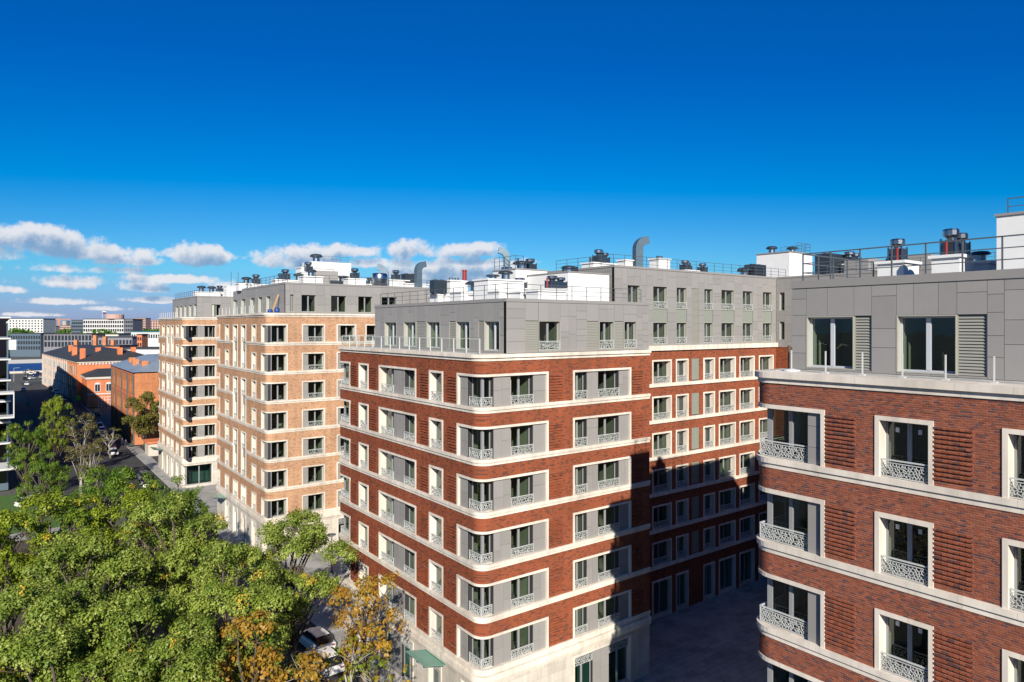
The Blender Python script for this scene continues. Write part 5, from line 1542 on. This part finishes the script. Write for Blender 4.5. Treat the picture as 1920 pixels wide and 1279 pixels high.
# ---- river and what stands beyond it
sheet('river', -900, 900, 482, 606, -.1, 'water')
m = MB(); m.box(-900, 900, 606, 608, -.2, 2.6); tag(m.build('embankment', 'kerb'), kind='structure')
m = MB(); m.box(-900, 900, 479, 482, -.2, 1.0); tag(m.build('embankment', 'plaster'), kind='structure')
def far_block(name, label, pxa, pxb, ytop, d, dep, wallm, nrow, ncol, wm='far_window', zrow=3.2, zb=None, roofm='dark_roof', wf=.62, hf=.6, ybot=None, side=False, rz=0., cat='building', group=None):
    """far building: front face towards the viewer between two photo columns at depth d"""
    xa, ya = PD(pxa, d); xb, yb = PD(pxb, d); w = math.hypot(xb-xa, yb-ya); h = ZD(ytop, d)
    ang = math.atan2(yb-ya, xb-xa)
    o = empty(name, ((xa+xb)/2, (ya+yb)/2, 0), ang, label, cat, group)
    m = MB(); m.box(-w/2, w/2, 0, dep, 0, h); child_local('wall', m.mesh('wall', wallm), o)
    m = MB(); m.box(-w/2-.3, w/2+.3, -.3, dep+.3, h, h+.7); child_local('roof', m.mesh('roof', roofm), o)
    if nrow:
        cw = w/ncol; zb = zb if zb is not None else h-nrow*zrow-.8
        mm = MB(); mm.box(-cw*wf/2, cw*wf/2, -.15, 0, 0, zrow*hf); wmsh = mm.mesh('window', wm)
        for r in range(nrow):
            for c in range(ncol): child_local('window', wmsh, o, (-w/2+cw*(c+.5), 0, zb+r*zrow+zrow*.2))
    return o, w, h
far_block('far_office', 'long grey building with white columns beyond the river', 76, 172, 627, 600, 18, 'grey_wall', 2, 15, zrow=5.6, wf=.72, hf=.78)
far_block('far_office', 'blue grey glazed building beyond the river, left of the white columned one', 19, 76, 626, 596, 18, 'blue_grey', 3, 12, wm='far_window', zrow=4.6)
far_block('far_flats', 'pale unfinished apartment block on the left skyline', -60, 81, 598, 900, 24, 'white_wall', 6, 24, zrow=3.4, wf=.45, hf=.5)
o, w, h = far_block('far_office', 'white office block with gridded windows on the skyline', 156, 232, 599, 740, 12, 'white_wall', 4, 18, zrow=4.4, wf=.7, hf=.66)
m = MB(); m.lathe((w*.2, 6, h+.7), [(9,0),(9,4.5),(8,5)], 20); child_local('roof_drum', m.mesh('roof_drum', 'pink_wall'), o)
far_block('far_office', 'glazed side wing right of the gridded white office', 232, 249, 599, 742, 20, 'grey_wall', 4, 5, zrow=4.4, wf=.75, hf=.7)
far_block('far_office', 'blue glass block left of the gridded white office', 134, 158, 601, 760, 16, 'blue_grey', 5, 6, zrow=3.8, wf=.8, hf=.5)
fp = empty('flag', (*PD(192, 741), 35), 0, 'small flag on a mast above the gridded white office', 'flag'); x, y = PD(192, 741)
m = MB(); m.bar((x,y,35),(x,y,44),.3); m.build('mast', 'white_wall', fp)
for q, mt in enumerate(('car_red', 'car_blue', 'white_paint')): m = MB(); m.box(x+.2,x+3.4,y-.05,y+.05,40+q*1.0,41+q*1.0); m.build('stripe', mt, fp)
far_block('far_flats', 'beige tower block on the skyline right of the white office', 251, 273, 597, 1400, 20, 'pink_wall', 7, 8, zrow=3.6)
far_block('far_flats', 'low beige block on the skyline next to the tan facade', 281, 330, 601, 1500, 20, 'pink_wall', 5, 10, zrow=3.6)
far_block('far_flats', 'tiny hazy pale tower left of the crane', 84, 97, 601, 2200, 20, 'plaster', 6, 5, zrow=4)
far_block('far_flats', 'tiny hazy pale tower right of the crane', 117, 124, 602, 2300, 20, 'plaster', 6, 3, zrow=4)
far_block('far_hall', 'teal roofed low hall on the right of the skyline', 246, 300, 623, 560, 26, 'white_wall', 1, 12, zrow=5, roofm='teal_roof')
far_block('far_hall', 'white low building with dark roof behind the warehouse', 221, 312, 655, 345, 20, 'white_wall', 1, 14, zrow=3.6, zb=9.5, wf=.4)
o, w, h = far_block('brick_hall', 'orange brick hall with chimneys behind the dark factory roof', 124, 224, 650, 420, 20, 'orange_brick', 1, 10, zrow=4)
for u, hh in ((-14, 4), (-2, 7), (4, 6), (9, 4)): m = MB(); m.box(u-1, u+1, 5, 7, h, h+hh); child_local('chimney', m.mesh('chimney', 'old_brick'), o)
far_block('far_hall', 'dark roofed block in front of the white office', 172, 248, 633, 500, 20, 'grey_wall', 1, 12, zrow=5)
far_block('far_flats', 'small cream block peeping over the blue grey building', 84, 104, 612, 1200, 20, 'plaster', 4, 8, zrow=3.4)
far_block('far_flats', 'low brown block just right of the crane', 112, 133, 611, 1100, 20, 'pink_wall', 3, 8, zrow=3.4)
far_block('far_hall', 'long low pale shed above the orange brick hall', 176, 222, 627, 620, 20, 'plaster', 1, 14, zrow=4)
far_block('far_hall', 'small red brick stack house beside the teal roof', 257, 266, 628, 480, 8, 'orange_brick', 2, 2, zrow=4)
far_block('far_flats', 'distant pale slab between white office and beige tower', 240, 254, 604, 1900, 20, 'white_wall', 6, 5, zrow=4)
cr = empty('tower_crane', (*PD(110, 1500), 0), 0, 'orange tower crane on the skyline', 'crane'); x, y = PD(110, 1500)
m = MB(); m.bar((x,y,0),(x,y,44),3.5); m.build('mast', 'crane_orange', cr); m = MB(); m.bar((x-14,y,41),(x+22,y,42),1.4); m.build('jib', 'crane_orange', cr)
# wooded strip beyond the river, one mass
def far_wood():
    rg = np.random.default_rng(33); n = 16000
    V, T = [], []
    px = rg.uniform(-20, 320, n); d = rg.uniform(640, 1300, n)
    a = (px-960)/1280; X = (FX+a*RX)*d; Y = (FY+a*RY)*d
    lump = 6+5*np.sin(X*.09)+4*np.sin(X*.031+Y*.02)
    Z = np.abs(rg.uniform(0, 1, n))**.6*(9+lump); P = np.stack([X, Y, Z], 1)
    Nn = rg.normal(size=(n, 3))+np.array([0, -.6, .8]); Nn /= np.linalg.norm(Nn, axis=1)[:, None]
    A = np.cross(Nn, rg.normal(size=(n, 3))); A /= np.linalg.norm(A, axis=1)[:, None]; Bv = np.cross(Nn, A); s = rg.uniform(1.2, 3.0, n)[:, None]
    V = np.stack([P-A*s, P-Bv*s, P+A*s, P+Bv*s], 1).reshape(-1, 3)
    me = bpy.data.meshes.new('wood'); me.from_pydata(V.tolist(), [], [(4*i,4*i+1,4*i+2,4*i+3) for i in range(n)]); me.materials.append(M['leaf'])
    t = np.array(DEEP[0])*rg.uniform(.6, 1.3, size=(n, 1)); at = me.attributes.new('tone', 'FLOAT_COLOR', 'FACE'); at.data.foreach_set('color', np.concatenate([t, np.ones((n, 1))], 1).astype(np.float32).ravel()); me.update()
    o = bpy.data.objects.new('far_wood', me); col.objects.link(o); tag(o, 'dark green wooded strip beyond the river', 'wood', kind='stuff')
far_wood()
# fence and low red roof beside the farthest tan block
rt = empty('low_shed', (27, 158, 0), 0, 'low red roofed shed beside the farthest tan block', 'shed')
m = MB(); m.box(24.3, 40, 156, 160, 0, 2.6); m.build('wall', 'plaster', rt); m = MB(); m.box(24, 40.3, 155.7, 160.3, 2.6, 3.0); m.build('roof', 'orange_brick', rt)

# ================================================================== people and small things
def person(loc, rz, joints, label, cloth='dark_cloth', legs='dark_cloth', pack=None, helmet=None):
    """one continuous body grown over a posed skeleton; joints: name -> (point, radius)"""
    o = empty('person', loc, rz, label, 'person')
    E = [('pelvis','chest'),('chest','neck'),('neck','head')]
    for s in 'lr': E += [('pelvis','hip'+s),('hip'+s,'knee'+s),('knee'+s,'ankle'+s),('ankle'+s,'toe'+s),('chest','sh'+s),('sh'+s,'el'+s),('el'+s,'wr'+s),('wr'+s,'hand'+s)]
    nm = list(joints); me = bpy.data.meshes.new('body'); me.from_pydata([joints[k][0] for k in nm], [(nm.index(a), nm.index(b)) for a, b in E], [])
    b = bpy.data.objects.new('body', me); col.objects.link(b); b.parent = o; me.materials.append(M[cloth])
    sk = b.modifiers.new('skin', 'SKIN')
    for i, k in enumerate(nm):
        v = me.skin_vertices[0].data[i]; r = joints[k][1]; v.radius = (r, r); v.use_root = (k == 'pelvis')
    b.modifiers.new('sub', 'SUBSURF').levels = 1; b.modifiers['sub'].render_levels = 2
    hx, hy, hz = joints['head'][0]
    def part(m, n_, mt, smooth=True): child_local(n_, m.mesh(n_, mt, smooth=smooth), o)
    m = MB(); m.lathe((hx, hy, hz-.1), [(.05,-.04),(.075,.0),(.095,.09),(.09,.17),(.05,.22),(.01,.235)], 12); part(m, 'head', 'skin')
    m = MB(); m.lathe((hx, hy+.012, hz), [(.098,.0),(.1,.07),(.06,.135),(.01,.15)], 12); part(m, 'hair' if not helmet else 'helmet', helmet or 'hair')
    if pack: m = MB(); m.box(-.16,.16,.12,.34,1.0,1.45); part(m, 'backpack', pack, False)
    return o
def walk(st=.16, k=1.0):
    J = dict(pelvis=((0,0,.95),.14), chest=((0,0,1.28),.16), neck=((0,-.01,1.5),.06), head=((0,-.02,1.62),.07))
    for s, x, f in (('l',-.1,1), ('r',.1,-1)):
        J.update({'hip'+s: ((x,0,.9),.1), 'knee'+s: ((x,-.1*f-.03,.5),.07), 'ankle'+s: ((x,-st*f*1.3,.09),.05), 'toe'+s: ((x,-st*f*1.3-.16,.05),.04),
                  'sh'+s: ((x*1.9,0,1.4),.07), 'el'+s: ((x*2.4,.1*f,1.13),.05), 'wr'+s: ((x*2.3,-.06+.14*f,.9),.035), 'hand'+s: ((x*2.3,-.09+.15*f,.8),.035)})
    return J
x, y = PD(229, 151); person((x, y, .12), .3, walk(), 'person in dark clothes walking on the pavement by the old warehouse')
x, y = PD(236, 149); person((x, y, .12), .1, walk(.2), 'person with blue backpack walking on the pavement by the old warehouse', pack='blue_cloth')
kn = walk(); kn.update(pelvis=((0,.05,.5),.14), chest=((0,-.08,.85),.16), neck=((0,-.12,1.06),.06), head=((0,-.15,1.18),.07))
for s, x in (('l',-.12), ('r',.12)):
    kn.update({'hip'+s: ((x,.03,.47),.1), 'knee'+s: ((x*1.3,-.38,.45),.07), 'ankle'+s: ((x*1.2,-.3,.07),.05), 'toe'+s: ((x*1.2,-.46,.05),.04), 'sh'+s: ((x*1.6,-.08,.97),.07), 'el'+s: ((x*2.1,-.25,.74),.05), 'wr'+s: ((x*1.5,-.45,.66),.035), 'hand'+s: ((x*1.4,-.53,.65),.035)})
person((25.35, 78.75, 11.72), .4, kn, 'person with orange hard hat crouching in a corner window of the tan block', 'dark_cloth', helmet='orange_cloth')
for k, (dx, dy, h) in enumerate(((0, 0, .6), (-.75, .1, .4))):
    m = MB(); m.lathe((0,0,0), [(.26,0),(.29,.1),(.29,h*.8),(.2,h*.9),(.12,h)], 14); me = m.mesh('barrel', 'barrel_blue', smooth=True)
    o = put('barrel', me, None, (25.4+dx, 78.6+dy, 28.17)); tag(o, 'larger blue drum on the terrace corner of the tan block' if k == 0 else 'smaller blue drum left of the larger one on the tan terrace', 'drum', 'blue drums on the terrace')
m = MB(); m.hexa([(24.9,79.2,28.16),(25.1,79.2,28.16),(25.1,79.26,28.16),(24.9,79.26,28.16),(25.75,79.5,30.3),(25.95,79.5,30.3),(25.95,79.56,30.3),(25.75,79.56,30.3)])
tag(m.build('plank', 'wood'), 'wooden plank leaning on the grey attic of the tan block', 'plank')
